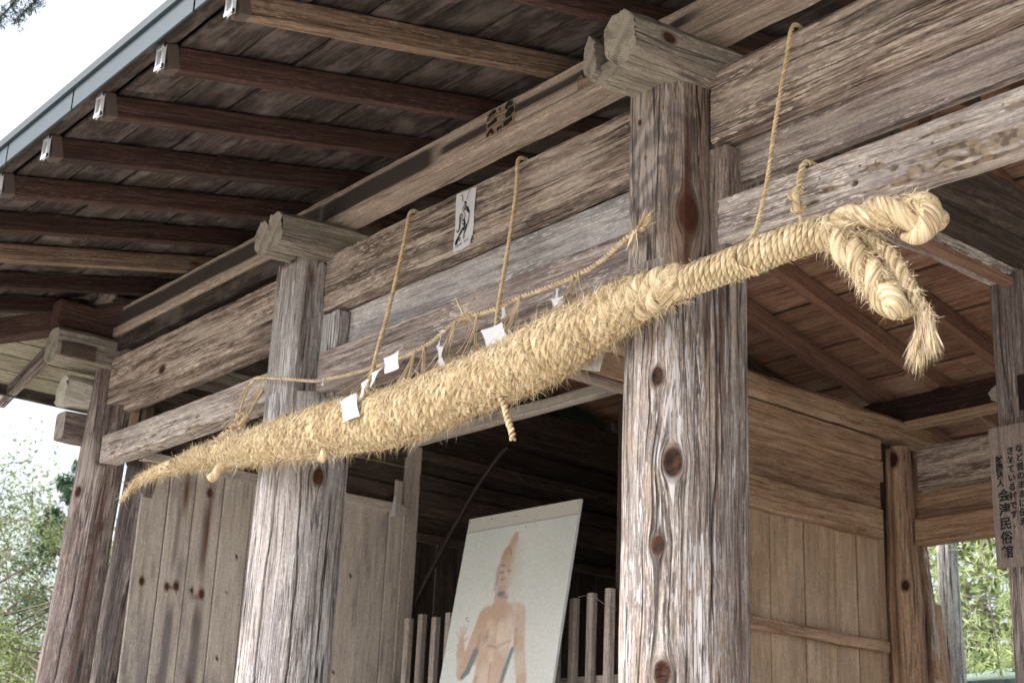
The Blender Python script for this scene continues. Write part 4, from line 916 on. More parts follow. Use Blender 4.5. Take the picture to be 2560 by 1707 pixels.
# talisman sheet
tl = thing('paper_talisman', 'narrow white paper talisman with a black brush figure pasted on the middle head beam', 'talisman', (-4.01, -.004, 3.71))
bpy.context.view_layer.update()
def talisman():
    c = [(-4.068, 3.828), (-3.948, 3.820), (-3.956, 3.592), (-4.067, 3.590)]; n = 12; V = []
    for i in range(n + 1):
        t = i / n; l = np.array(c[0]) * (1 - t) + np.array(c[3]) * t; rr_ = np.array(c[1]) * (1 - t) + np.array(c[2]) * t
        for s in (0, .33, .66, 1):
            p = l * (1 - s) + rr_ * s; V.append((p[0], -.0055 - .0015 * math.sin(9 * t + 5 * s) - (.006 * (s == 1) * (t > .85)), p[1]))
    F = [(i * 4 + j, i * 4 + 4 + j, i * 4 + 5 + j, i * 4 + 1 + j) for i in range(n) for j in range(3)]
    o = mk('paper_sheet', V, F, W['paper'], tl, None, True); o.matrix_basis = Matrix.Translation((4.01, .004, -3.71))
    S_ = [[(-.030, .098, .003), (-.018, .098, .003), (-.016, .085, .003), (-.014, .070, .003)], [(.030, .104, .003), (.018, .095, .003), (.014, .08, .003), (.010, .07, .004)],
          [(-.004, .066, .006), (.004, .06, .008), (-.002, .05, .006)], [(-.008, .05, .005), (-.010, .035, .004), (-.004, .025, .003)], [(.004, .048, .008), (.002, .03, .007)],
          [(.014, .042, .008), (.018, .028, .011), (.026, .018, .008), (.030, .008, .003), (.026, -.02, .003)], [(.028, -.01, .004), (.024, -.03, .006)],
          [(-.014, .022, .003), (-.026, .016, .006), (-.024, -.01, .007), (-.028, -.042, .005), (-.038, -.046, .004), (-.042, -.036, .003)],
          [(-.010, .02, .003), (-.012, .0, .004)], [(.002, .022, .003), (.006, .002, .003), (-.002, -.006, .005)], [(-.010, -.008, .008), (.004, -.012, .006), (.0, -.026, .007), (-.010, -.018, .004)],
          [(-.006, -.036, .004), (-.014, -.052, .009), (-.032, -.072, .008), (-.042, -.088, .012), (-.040, -.094, .008), (-.032, -.082, .004), (-.022, -.074, .003), (-.020, -.088, .004)],
          [(.008, -.022, .004), (.0, -.045, .009), (-.004, -.05, .004)], [(.020, -.03, .008), (.010, -.052, .007), (.0, -.078, .003), (.002, -.082, .004), (.010, -.074, .003)]]
    strokes('ink_drawing', tl, S_, W['ink'], FRONT(-4.008, -.0085, 3.712))
    strokes('ink_lettering', tl, [[(-.044 + .010 * k, -.106 + .0015 * k, .004), (-.038 + .010 * k, -.104 + .0015 * k, .007)] for k in range(8) if k != 4], W['inkfade'], FRONT(-4.008, -.0085, 3.712))
talisman()

# ================================================================== THE BIG STRAW ROPE
BODY = np.array([(-6.188, -0.24, 2.904, 0.0060), (-6.124, -0.24, 2.937, 0.0095), (-6.046, -0.235, 2.975, 0.012), (-5.952, -0.23, 2.993, 0.0155), (-5.837, -0.225, 3.000, 0.020), (-5.715, -0.215, 3.001, 0.0300), (-5.607, -0.205, 3.007, 0.043), (-5.444, -0.20, 3.004, 0.0523), (-5.252, -0.20, 2.991, 0.0593), (-5.075, -0.20, 2.978, 0.0677), (-4.925, -0.2, 2.97, 0.0742), (-4.705, -0.19, 2.963, 0.0875), (-4.5, -0.19, 2.953, 0.0945), (-4.123, -0.19, 2.925, 0.0989), (-3.87, -0.19, 2.935, 0.0965), (-3.662, -0.19, 2.948, 0.0920), (-3.5, -0.19, 2.957, 0.0930), (-3.307, -0.19, 2.981, 0.0960), (-3.205, -0.19, 3.002, 0.091), (-3.105, -0.19, 3.018, 0.081), (-3.011, -0.195, 3.035, 0.073), (-2.9, -0.20, 3.048, 0.066), (-2.827, -0.2, 3.053, 0.064), (-2.742, -0.2, 3.055, 0.0580), (-2.671, -0.2, 3.051, 0.048)])
WRAP = np.array([(-2.70, -0.2, 3.049, 0.044), (-2.572, -0.2, 3.052, 0.0444), (-2.484, -0.2, 3.054, 0.0455), (-2.405, -0.2, 3.056, 0.0465), (-2.343, -0.2, 3.058, 0.0458), (-2.27, -0.2, 3.057, 0.0441), (-2.209, -0.2, 3.054, 0.0435), (-2.158, -0.2, 3.050, 0.0431)])
sh = thing('straw_rope', 'huge thick golden straw rope slung across the front posts, knotted and tapering to the left', 'straw rope', (-4.2, -.19, 2.95))
bpy.context.view_layer.update(); SH0 = Matrix.Translation((4.2, .19, -2.95))
def setw(o, M=SH0): o.matrix_basis = M; return o
bp = catmull(BODY, 400); bP, bR = bp[:, :3], bp[:, 3]
bT, bN, bB = frames(bP); bs = np.concatenate([[0], np.cumsum(np.linalg.norm(np.diff(bP, axis=0), axis=1))])
ac = Acc(); tube(ac, bP[::4], bR[::4] * .86, 20, 1.0, 8.0); setw(ac.build('rope_core', W['straw'], sh))
def on_body(s, a, rad=1.0):
    P = np.stack([np.interp(s, bs, bP[:, k]) for k in range(3)], 1); N = np.stack([np.interp(s, bs, bN[:, k]) for k in range(3)], 1); B = np.stack([np.interp(s, bs, bB[:, k]) for k in range(3)], 1)
    R = np.interp(s, bs, bR); d = np.cos(a)[:, None] * N + np.sin(a)[:, None] * B
    return P + d * (R * rad)[:, None], d, R
sL = bs[-1]; s_knot = np.interp(-2.87, bP[:, 0], bs)
# braided cover: many slanting turns of two-strand straw cord
ac = Acc(); ST = 3; S0 = .42
for k in range(ST):
    s = np.linspace(S0, s_knot, 4200)
    pit = .086
    a = -2 * math.pi * (s / pit + k / ST) + .50 * sn(s, 70 + k, 13)
    P_, d_, R_ = on_body(s, a, 1.0)
    T0 = np.stack([np.interp(s, bs, bT[:, q_]) for q_ in range(3)], 1)
    P_ = P_ - d_ * (.010 + .004 * sn(s, 90 + k, 17))[:, None] + T0 * (.016 * np.sin(a + .6))[:, None]
    twisted(ac, P_, .0158 * (1 + .14 * sn(s, 110 + k, 60)) * np.clip(R_ / .07, .55, 1), 3, .085, 5, .68, .42, n=7200, seed=k * 2.3, twist=60, lump=.10)
setw(ac.build('braided_cover', W['straw'], sh))
# thinner tail wound with finer cord
ac = Acc()
for k in range(3):
    s = np.linspace(.0, S0 + .05, 260); a = 2 * math.pi * (s / .07 + k / 3); P_, d_, R_ = on_body(s, a, .62); 
    tube(ac, P_, np.interp(s, [0, .2, S0 + .05], [.0055, .011, .022]), 6, k * 3.0, 90)
setw(ac.build('tail_twist', W['straw'], sh))
# knot bundles: fat twisted hanks slanting over the rope
ac = Acc()
for k, (sc, rr_) in enumerate(((-.10, .024), (-.05, .028), (.0, .029), (.05, .026), (.10, .022))):
    a = np.linspace(0, 2 * math.pi, 90); s = s_knot + sc + .055 * np.cos(a + 1.0) ; P_, d_, R_ = on_body(s, a, 1.0); P_ = P_ - d_ * rr_ * .85
    tube(ac, P_, rr_ * (1 + .12 * np.sin(a * 3 + k)), 12, k * 2.9, 55)
setw(ac.build('knot_bundle', W['strawclean'], sh))
wp = catmull(WRAP, 120); wP, wR = wp[:, :3], wp[:, 3]; wT, wN, wB = frames(wP); ws = np.concatenate([[0], np.cumsum(np.linalg.norm(np.diff(wP, axis=0), axis=1))])
ac = Acc(); tube(ac, wP, wR * .82, 20, 5.0, 8.0); setw(ac.build('bound_core', W['straw'], sh))
turns = 27; n = 2400; s = np.linspace(0, ws[-1], n); a = -2 * math.pi * turns * s / ws[-1]
P_ = np.stack([np.interp(s, ws, wP[:, k]) for k in range(3)], 1); N_ = np.stack([np.interp(s, ws, wN[:, k]) for k in range(3)], 1); B_ = np.stack([np.interp(s, ws, wB[:, k]) for k in range(3)], 1); R_ = np.interp(s, ws, wR)
wob = 1 + .03 * sn(s, 5, 60)
tilt = wT.mean(0) * .012
Q = P_ + (np.cos(a)[:, None] * N_ + np.sin(a)[:, None] * B_) * ((R_ - .006) * wob)[:, None] + tilt * np.cos(a)[:, None]
ac = Acc(); twisted(ac, Q, .0092, 3, .060, 6, .70, .34, n=5200, seed=3.0, twist=70)
setw(ac.build('binding_cord', W['strawclean'], sh))
def loop(name, arr, strands=2, pitch=.16, fat=.60, off=.48, mat='strawclean', sides=12, sgn=1, k=1.0):
    q = catmull(arr, 80); ac = Acc(); twisted(ac, q[:, :3], q[:, 3] * k, strands, pitch, sides, fat, off, n=160, seed=float(len(arr)), twist=30, sgn=sgn, lump=.06)
    return setw(ac.build(name, W[mat], sh)), q
loop('upper_loop', [(-2.19, -0.215, 3.060, 0.028), (-2.137, -0.22, 3.060, 0.031), (-2.09, -0.22, 3.062, 0.033), (-2.04, -0.225, 3.054, 0.037), (-1.99, -0.225, 3.038, 0.043), (-1.94, -0.22, 3.028, 0.048), (-1.895, -0.215, 3.012, 0.050), (-1.863, -.21, 2.998, .046), (-1.842, -.21, 2.990, .030)], pitch=.24, fat=.60, off=.44, sides=14)
ac = Acc(); q = catmull([(-1.93, -.222, 3.045), (-1.885, -.225, 3.036), (-1.860, -.228, 3.012), (-1.858, -.225, 2.985), (-1.880, -.218, 2.962), (-1.915, -.21, 2.956), (-1.955, -.20, 2.972)], 40)
tube(ac, q, np.interp(np.linspace(0, 1, 40), [0, .25, .55, .8, 1], [.016, .027, .029, .022, .010]), 16, 4, 55); setw(ac.build('upper_loop_bight', W['strawclean'], sh))
loop('lower_loop', [(-2.175, -0.205, 3.040, 0.024), (-2.129, -0.22, 3.005, 0.036), (-2.098, -0.225, 2.962, 0.041), (-2.062, -0.225, 2.918, 0.040), (-2.032, -0.225, 2.874, 0.039), (-2.008, -0.22, 2.836, 0.041), (-1.985, -0.22, 2.805, 0.043), (-1.966, -.22, 2.782, .040), (-1.955, -.22, 2.764, .024)], pitch=.17, fat=.60, off=.44, sides=14)
ac = Acc(); q = catmull([(-2.000, -.24, 2.838), (-1.972, -.245, 2.815), (-1.955, -.243, 2.785), (-1.965, -.235, 2.760)], 30)
tube(ac, q, np.interp(np.linspace(0, 1, 30), [0, .3, .7, 1], [.014, .026, .028, .014]), 16, 6, 60); setw(ac.build('lower_loop_bight', W['strawclean'], sh))
_, tq = loop('tail_braid', [(-2.19, -0.18, 3.058, 0.010), (-2.161, -0.18, 3.057, 0.0125), (-2.123, -0.18, 3.045, 0.014), (-2.093, -0.18, 3.021, 0.017), (-2.057, -0.18, 2.994, 0.019), (-2.022, -0.18, 2.957, 0.019), (-1.995, -0.18, 2.912, 0.0185), (-1.971, -0.18, 2.869, 0.018), (-1.947, -0.18, 2.821, 0.018), (-1.929, -0.18, 2.78, 0.017), (-1.914, -0.18, 2.746, 0.014)], strands=3, pitch=.095, fat=.55, off=.52, sides=8)
# tassels
def tassel(name, top, bot, n, spread, sd):
    r = np.random.default_rng(sd); top = np.array(top); bot = np.array(bot)
    base = top + r.normal(size=(n, 3)) * .007; tip = bot + r.normal(size=(n, 3)) * spread; d = tip - base; ln = np.linalg.norm(d, axis=1) * (0.75 + .4 * r.random(n))
    return setw(blades(name, sh, base, d, ln, .0013, .10, seed=sd))
tassel('tassel', (-1.922, -.18, 2.765), (-1.952, -.18, 2.645), 420, .014, 11)
tassel('tassel', (-1.912, -.18, 2.755), (-1.899, -.18, 2.660), 320, .010, 12)
# fuzz on the body
n = 46000; r = np.random.default_rng(21)
s = .10 + (s_knot - .02 - .10) * r.random(n) ** .9; a = r.random(n) * 2 * math.pi; P_, d_, R_ = on_body(s, a, 1.0)
T_ = np.stack([np.interp(s, bs, bT[:, k]) for k in range(3)], 1); C_ = np.cross(T_, d_)
dirs = C_ * (-1.0 + .5 * r.normal(size=(n, 1))) + T_ * (-.15 + .55 * r.normal(size=(n, 1))) + d_ * (.05 + .13 * r.normal(size=(n, 1)))
ln = (.018 + .05 * r.random(n) ** 2) * np.clip(R_ / .06, .6, 1.2)
o = setw(blades('loose_straw', sh, P_ - d_ * .002, dirs, ln, .0009, .30, seed=5))
n = 2600; s = .03 + (s_knot + .1 - .03) * r.random(n); a = r.random(n) * 2 * math.pi; P_, d_, R_ = on_body(s, a, 1.0)
T_ = np.stack([np.interp(s, bs, bT[:, k]) for k in range(3)], 1)
dirs = d_ + T_ * r.normal(size=(n, 1)) * .8 + np.array([0, 0, -.35]) + .4 * r.normal(size=(n, 3))
setw(blades('stray_straw', sh, P_, dirs, .02 + .045 * r.random(n) ** 1.6, .0009, .6, seed=6, down=.3))
# fuzz on the bound part and loops
def fuzz(P, R, n, ln, sd, down=.0, name='stray_straw', out=.5):
    r = np.random.default_rng(sd); T, N, B = frames(P); i = r.integers(0, len(P), n); a = r.random(n) * 2 * math.pi
    d = np.cos(a)[:, None] * N[i] + np.sin(a)[:, None] * B[i]; base = P[i] + d * (R[i] * .97)[:, None]
    return setw(blades(name, sh, base, d * out + T[i] * (1 + .5 * r.normal(size=(n, 1))) * np.sign(r.random((n, 1)) - .25) + .2 * r.normal(size=(n, 3)), ln * (.4 + r.random(n) ** 2), .0008, .4, seed=sd, down=down))
fuzz(wP, wR, 500, .022, 31, out=.7)
fuzz(tq[:, :3], tq[:, 3] * 1.05, 1500, .026, 32, out=.35)
for arr_, n_, sd_ in (([(-2.17, -.22, 3.05), (-2.0, -.22, 3.04), (-1.86, -.22, 3.02)], 700, 33), ([(-2.15, -.22, 3.03), (-2.07, -.22, 2.93), (-2.02, -.22, 2.85)], 1500, 34), ([(-2.02, -.22, 2.85), (-1.95, -.22, 2.79)], 200, 35)):
    q = catmull(arr_, 30); fuzz(q, np.full(30, .034), n_, .035, sd_, .35, out=.55)
q = bP[(bP[:, 0] > -3.15) & (bP[:, 0] < -2.7)]; fuzz(q, np.interp(q[:, 0], [-3.15, -2.7], [.078, .056]), 1300, .032, 37, .5, out=.35)

# small rope ends hanging out of the body
def small_rope(name, label, pts, R, mat='cord', strands=2, pitch=.03, cat='rope', extra=None, group=None):
    q = catmull(pts, max(20, len(pts) * 12)); ac = Acc(); twisted(ac, q, R, strands, pitch, 6, .56, .52, twist=120, seed=abs(pts[0][0]) * 3)
    o = ac.build(name, W[mat]); tag(o, label, cat, group); return o, q
ac = Acc(); q = catmull([(-3.52, -.21, 2.90), (-3.47, -.215, 2.845), (-3.445, -.215, 2.79), (-3.425, -.21, 2.74), (-3.418, -.21, 2.715)], 40); twisted(ac, q, .011, 2, .035, 6, .56, .52, twist=120); setw(ac.build('loose_end', W['straw'], sh))
ac = Acc(); q = catmull([(-5.30, -.21, 2.95), (-5.335, -.22, 2.905), (-5.36, -.23, 2.885)], 16); tube(ac, q, .020, 8, 3, 60); setw(ac.build('loose_end', W['straw'], sh))
ac = Acc(); q = catmull([(-4.50, -.22, 2.88), (-4.49, -.23, 2.845), (-4.51, -.23, 2.825)], 16); tube(ac, q, .016, 8, 3, 60); setw(ac.build('loose_end', W['straw'], sh))

# suspension cords
H1 = [(-4.36, .07, 3.842), (-4.352, -.012, 3.842), (-4.342, -0.04, 3.712), (-4.335, -0.07, 3.552), (-4.335, -0.1, 3.381), (-4.33, -0.13, 3.261), (-4.318, -0.16, 3.134), (-4.285, -0.19, 3.04), (-4.27, -.10, 2.96)]
H2 = [(-3.70, .07, 3.845), (-3.693, -.012, 3.845), (-3.666, -0.04, 3.712), (-3.646, -0.07, 3.559), (-3.632, -0.1, 3.411), (-3.618, -0.13, 3.268), (-3.594, -0.16, 3.147), (-3.565, -0.19, 3.05), (-3.55, -.10, 2.96)]
H3 = [(-2.44, .07, 3.845), (-2.434, -.012, 3.845), (-2.449, -0.03, 3.73), (-2.458, -0.05, 3.608), (-2.466, -0.07, 3.488), (-2.471, -0.09, 3.356), (-2.472, -0.12, 3.239), (-2.468, -0.165, 3.135), (-2.462, -.25, 3.06), (-2.450, -.255, 3.02), (-2.42, -.20, 3.0)]
small_rope('suspension_cord', 'left suspension cord, from the middle head beam down to the fringed paper streamer', H1, .0085, 'cord', group='cords holding up the big straw rope')
small_rope('suspension_cord', 'suspension cord just right of the paper talisman, behind the square white paper', H2, .0080, 'cord', group='cords holding up the big straw rope')
small_rope('suspension_cord', 'long suspension cord from the right head beam to the bound end of the rope', H3, .0072, 'cord', group='cords holding up the big straw rope')
# knotted short cord over the right tie
kn_ = thing('knotted_cord', 'short knotted straw cord looped over the insect-eaten right tie', 'rope', (-2.40, -.06, 3.3), 'knotted cords beside the posts'); KM = Matrix.Translation((2.40, .06, -3.3))
ac = Acc(); twisted(ac, catmull([(-2.40, .05, 3.392), (-2.401, -.012, 3.388), (-2.412, -.022, 3.355), (-2.412, -.03, 3.31), (-2.41, -.04, 3.285)], 40), .0095, 2, .035, 6, .56, .52, twist=120); ac.build('cord', W['cord'], kn_).matrix_basis = KM
ac = Acc(); t_ = np.linspace(0, 2 * math.pi * 1.0, 90)
kp = np.stack([-2.405 + .013 * np.sin(2 * t_), -.05 + .014 * np.cos(3 * t_), 3.255 + .030 * np.cos(t_) + .004 * np.sin(3 * t_)], 1)
twisted(ac, kp, .0085, 2, .03, 6, .56, .52, twist=120); tube(ac, catmull([(-2.398, -.06, 3.29), (-2.398, -.062, 3.25), (-2.392, -.06, 3.215)], 16), .011, 8, 2, 80); ac.build('knot', W['cord'], kn_).matrix_basis = KM
ac = Acc(); tube(ac, catmull([(-2.395, -.05, 3.215), (-2.385, -.06, 3.19), (-2.38, -.08, 3.15), (-2.365, -.13, 3.10)], 20), .006, 6, 2, 80); ac.build('cord_end', W['cord'], kn_).matrix_basis = KM
# old knot tied at the left of the middle post
kn_ = thing('knotted_cord', 'rough grey cord knot tying the big rope beside the pale middle post', 'rope', (-5.4, -.12, 3.12), 'knotted cords beside the posts'); KM = Matrix.Translation((5.4, .12, -3.12))
ac = Acc()
twisted(ac, catmull([(-5.225, -.10, 3.27), (-5.245, -.12, 3.22), (-5.27, -.13, 3.16), (-5.29, -.14, 3.12)], 40), .0085, 2, .035, 6, .56, .52)
twisted(ac, catmull([(-5.27, -.14, 3.16), (-5.31, -.15, 3.13), (-5.37, -.17, 3.10), (-5.43, -.18, 3.075), (-5.47, -.18, 3.05), (-5.50, -.16, 3.01)], 40), .013, 2, .045, 6, .56, .52)
t_ = np.linspace(0, 2 * math.pi, 80)
twisted(ac, np.stack([-5.285 + .026 * np.cos(t_), -.15 + .016 * np.sin(2 * t_), 3.135 + .030 * np.sin(t_)], 1), .012, 2, .04, 6, .56, .52)
twisted(ac, np.stack([-5.315 + .02 * np.cos(t_), -.16 + .016 * np.sin(2 * t_), 3.095 + .026 * np.sin(t_)], 1), .011, 2, .04, 6, .56, .52)
ac.build('cord', W['cordold'], kn_).matrix_basis = KM

# thin garland rope with straw tassels
GAR = [(-5.328, -0.15, 3.150), (-5.305, -0.14, 3.25), (-5.24, -0.15, 3.299), (-5.165, -0.16, 3.300), (-4.994, -0.15, 3.262), (-4.837, -0.09, 3.232), (-4.748, -0.08, 3.227), (-4.604, -0.075, 3.214), (-4.466, -0.075, 3.208), (-4.306, -0.08, 3.203), (-4.18, -0.08, 3.205), (-4.058, -0.085, 3.218), (-3.943, -0.09, 3.250), (-3.851, -0.09, 3.260), (-3.76, -0.09, 3.252), (-3.66, -0.09, 3.250), (-3.56, -0.09, 3.258), (-3.437, -0.09, 3.257), (-3.313, -0.095, 3.254), (-3.188, -0.105, 3.259), (-3.09, -0.125, 3.268), (-3.02, -0.145, 3.278), (-2.961, -0.155, 3.286), (-2.925, -0.16, 3.290), (-2.895, -.165, 3.292)]
gl = thing('garland_rope', 'thin straw garland rope with hanging straw wisps strung between the posts above the big rope', 'rope', (-4.1, -.1, 3.24)); GM = Matrix.Translation((4.1, .1, -3.24))
bpy.context.view_layer.update()
gq = catmull(GAR, 320); ac = Acc(); grad = np.interp(np.linspace(0, 1, 320), [0, .12, .5, .85, 1], [.005, .007, .0085, .0095, .0105])
twisted(ac, gq, grad, 2, .034, 6, .58, .54, twist=120); ac.build('cord', W['cordold'], gl).matrix_basis = GM
def wisp(x, n, ln, lean=0.0, sd=0):
    i = np.argmin(abs(gq[:, 0] - x) + (np.arange(320) < 20) * 9); p = gq[i]; r = np.random.default_rng(sd)
    ac = Acc()
    for k in range(n):
        L_ = 1.35 * ln * (0.5 + .6 * r.random()); dx = lean + r.normal() * .034; dy = -.05 - .05 * r.random()
        P = catmull([p + (0, -.008, .0), p + (dx * .25, -.02, -L_ * .3), p + (dx * .7, dy * .6, -L_ * .7), p + (dx * 1.0 + .01 * r.normal(), dy, -L_)], 10)
        tube(ac, P, np.linspace(.0026, .0012, 10), 4, k, 0, cap=False)
    o = ac.build('straw_wisp', W['cordold'], gl); o.matrix_basis = GM
for i, (x_, n_, l_, le) in enumerate(((-5.27, 6, .10, -.02), (-5.10, 5, .24, -.16), (-4.42, 6, .14, -.04), (-4.15, 12, .22, -.03), (-4.10, 5, .20, .06), (-3.90, 7, .20, -.03), (-3.78, 5, .16, .03), (-3.55, 12, .16, -.06), (-3.28, 12, .15, .0), (-3.25, 5, .12, .02))):
    wisp(x_, n_, l_, le, i + 50)
r = np.random.default_rng(4)
o = blades('straw_tuft', gl, np.array([(-2.915, -.165, 3.292)]) + r.normal(size=(60, 3)) * .006, np.array([(.9, -.1, .42)]) + r.normal(size=(60, 3)) * .17, .04 + .05 * r.random(60), .0020, .1, seed=8); o.matrix_basis = GM
o = blades('straw_tuft', gl, np.array([(-2.925, -.17, 3.284)]) + r.normal(size=(16, 3)) * .004, np.array([(-.25, -.1, -1)]) + r.normal(size=(16, 3)) * .18, .05 + .04 * r.random(16), .0022, .1, seed=9); o.matrix_basis = GM
o = blades('straw_tuft', gl, np.array([(-3.86, -.09, 3.262)]) + r.normal(size=(70, 3)) * .016, r.normal(size=(70, 3)) * (1, .4, .5), .04 + .06 * r.random(70), .0016, .3, seed=10); o.matrix_basis = GM

# paper streamers: folded paper, one thing each
def paper(name, label, quads, group='white paper streamers around the big rope', loc=None):
    """quads: list of 4-corner sheets, drawn as curved, thin paper, joined corner to corner"""
    allp = np.array([p for q in quads for p in q], float); loc = allp.mean(0); root = thing(name, label, 'paper streamer', loc.tolist(), group)
    for qi, q in enumerate(quads):
        q = np.array(q, float); n = 8; V = []
        nrm = np.cross(q[1] - q[0], q[3] - q[0]); nrm /= np.linalg.norm(nrm) + 1e-9
        for i in range(n + 1):
            for j in range(n + 1):
                u, v = j / n, i / n; p = (q[0] * (1 - u) + q[1] * u) * (1 - v) + (q[3] * (1 - u) + q[2] * u) * v
                p = p + nrm * (.006 * math.sin(3.0 * u + qi) * (1 - .3 * v) + .003 * math.sin(5 * v + 2 * u)); V.append(p - loc)
        F = [(i * (n + 1) + j, i * (n + 1) + j + 1, (i + 1) * (n + 1) + j + 1, (i + 1) * (n + 1) + j) for i in range(n) for j in range(n)]
        mk('paper_fold', np.array(V), F, W['paper'], root, None, True)
PX = lambda pts, y: [(a, y, b) for a, b in pts]
paper('paper_streamer', 'long zigzag white paper streamer hanging over the big rope below the left cord', [
    PX([(-4.086, 3.117), (-3.998, 3.130), (-3.988, 3.06), (-4.067, 3.055)], -.27), PX([(-4.155, 3.078), (-4.070, 3.085), (-4.122, 3.040), (-4.150, 3.022)], -.275),
    PX([(-4.209, 3.050), (-4.150, 3.052), (-4.175, 2.995), (-4.205, 2.975)], -.28), PX([(-4.291, 2.990), (-4.190, 3.003), (-4.155, 2.912), (-4.252, 2.905)], -.305)])
paper('paper_streamer', 'crumpled white paper streamer twisted below the middle of the garland rope', [
    PX([(-3.98, 3.232), (-3.955, 3.236), (-3.935, 3.222), (-3.95, 3.216)], -.12), PX([(-3.955, 3.205), (-3.925, 3.215), (-3.945, 3.168), (-3.965, 3.165)], -.13), PX([(-3.962, 3.168), (-3.905, 3.150), (-3.91, 3.095), (-3.93, 3.10)], -.14),
    PX([(-3.930, 3.098), (-3.900, 3.108), (-3.850, 3.040), (-3.880, 3.030)], -.15)])
paper('paper_streamer', 'white paper fold hanging behind the big rope right of the crumpled streamer', [PX([(-3.97, 3.110), (-3.865, 3.095), (-3.86, 3.035), (-3.955, 3.035)], -.075)])
paper('paper_streamer', 'large square white paper lying on top of the big rope beside the second cord', [PX([(-3.619, 3.126), (-3.512, 3.130), (-3.472, 3.062), (-3.572, 3.045)], -.205), PX([(-3.64, 3.236), (-3.61, 3.24), (-3.60, 3.195), (-3.63, 3.19)], -.11)])
paper('paper_streamer', 'torn white paper streamer on the garland rope near the thick right post', [PX([(-3.345, 3.225), (-3.330, 3.228), (-3.33, 3.180), (-3.345, 3.178)], -.12), PX([(-3.335, 3.180), (-3.268, 3.172), (-3.258, 3.115), (-3.300, 3.100)], -.15)])
paper('paper_streamer', 'pale paper hanging below the big rope close to the thick right post', [PX([(-3.260, 2.99), (-3.170, 2.995), (-3.202, 2.930), (-3.287, 2.954)], -.05)])
paper('paper_streamer', 'tiny white paper scrap on the garland rope by the pale middle post', [PX([(-4.765, 3.222), (-4.750, 3.224), (-4.752, 3.195), (-4.762, 3.193)], -.10)])

# ================================================================== VEGETATION AND FAR THINGS
def leafcloud(name, parent, centers, radii, n, size, mat, seed, aspect=1.0, droop=0.0):
    r = np.random.default_rng(seed); k = r.integers(0, len(centers), n); c = np.array(centers)[k]; rad = np.array(radii)[k]
    d = r.normal(size=(n, 3)); d /= np.linalg.norm(d, axis=1, keepdims=True); P = c + d * (rad * r.random(n) ** .45)[:, None]
    a = r.normal(size=(n, 3)) + np.array([0, 0, -droop]); a /= np.linalg.norm(a, axis=1, keepdims=True); b = np.cross(a, r.normal(size=(n, 3))); b /= np.linalg.norm(b, axis=1, keepdims=True)
    s = (size * (.6 + .8 * r.random(n)))[:, None]
    V = np.stack([P - a * s, P + b * s * aspect * .5, P + a * s, P - b * s * aspect * .5], 1).reshape(-1, 3)
    I = np.arange(n)[:, None] * 4; F = (I + [0, 1, 2, 3]).tolist()
    o = mk(name, V, F, mat, parent, {'rn': np.repeat(np.clip(r.random(n) * .8 + .2 * (k % 3) / 2, 0, 1), 4)}); return o
def tree(name, label, base, h, spread, n, size, leaf, seed, bark='twig', levels=26, aspect=.9, cone=False, group=None, crown0=.25, trunk=.06):
    root = thing(name, label, 'tree' if 'tree' in name or 'cedar' in name else 'shrub', base, group or ('spring shrubs left of the gate' if name == 'budding_shrub' else 'trees around the gate'))
    r = np.random.default_rng(seed); ac = Acc(); tp_ = catmull([(0, 0, 0), (.06 * h * r.normal() * .3, 0, h * .35), (.05 * h * r.normal() * .5, .03 * h * r.normal(), h * .7), (0.03 * h * r.normal(), 0, h * .97)], 24)
    tube(ac, tp_, np.linspace(trunk, trunk * .2, 24), 8, 1); ac.build('trunk', W[bark], root)
    ac = Acc(); C_ = []; R_ = []
    for k in range(levels):
        f = crown0 + (1 - crown0) * (k + r.random()) / levels; p = tp_[int(f * 23)]; a = r.random() * 6.28
        L_ = spread * ((1.05 - f) if cone else (1 - .55 * abs(f - .6)) * (.5 + .6 * r.random()))
        e = p + np.array([math.cos(a) * L_, math.sin(a) * L_, L_ * (.05 if cone else .45 * r.random() + .1)])
        q = catmull([p, (p + e) / 2 + r.normal(size=3) * .06 * L_, e], 8); tube(ac, q, np.linspace(trunk * .4 * (1 - f) + .008, .004, 8), 5, k)
        for t_ in (.55, .8, 1.0):
            cc_ = p + (e - p) * t_ + r.normal(size=3) * .08 * L_; C_.append(cc_); R_.append(max(.12, L_ * .28))
            e2 = cc_ + r.normal(size=3) * L_ * .3; tube(ac, catmull([p + (e - p) * t_, (p + (e - p) * t_ + e2) / 2, e2], 5), np.linspace(.007, .003, 5), 4, k)
    tag(ac.build('limbs', W[bark], root), kind='stuff')
    leafcloud('crown', root, C_, R_, n, size, W[leaf], seed + 1, aspect)
    return root
def at(px_, py_, t, R=None):
    return None
# left background (direction ~ (-.92,.34)): conifer behind, spring shrubs in front
tree('conifer_tree', 'dark green conifer rising behind the far left corner of the gate', (-16.6, 3.9, .2), 5.7, 1.5, 9000, .055, 'leafconifer', 3, cone=True, levels=60, aspect=.5, crown0=.05)
tree('budding_shrub', 'tall pale budding shrub nearest the left edge of the picture', (-12.5, 1.45, 0), 3.9, 1.1, 13000, .017, 'leafspring', 4, levels=44, crown0=.15, group=None)
tree('budding_shrub', 'bushy budding shrub right behind the dark leaning post', (-12.4, 2.35, 0), 4.1, 1.0, 16000, .017, 'leafspring', 5, levels=36, crown0=.1)
tree('budding_shrub', 'low leafy shrub at the bottom left behind the post', (-11.0, 1.55, 0), 2.9, .9, 13000, .017, 'leafspring', 6, levels=34, crown0=.1)
tree('broadleaf_tree', 'grey hazy broadleaf tree further off behind the budding shrubs', (-20, 3.0, .3), 5.0, 2.4, 22000, .032, 'leafspring', 7, levels=50, crown0=.1)
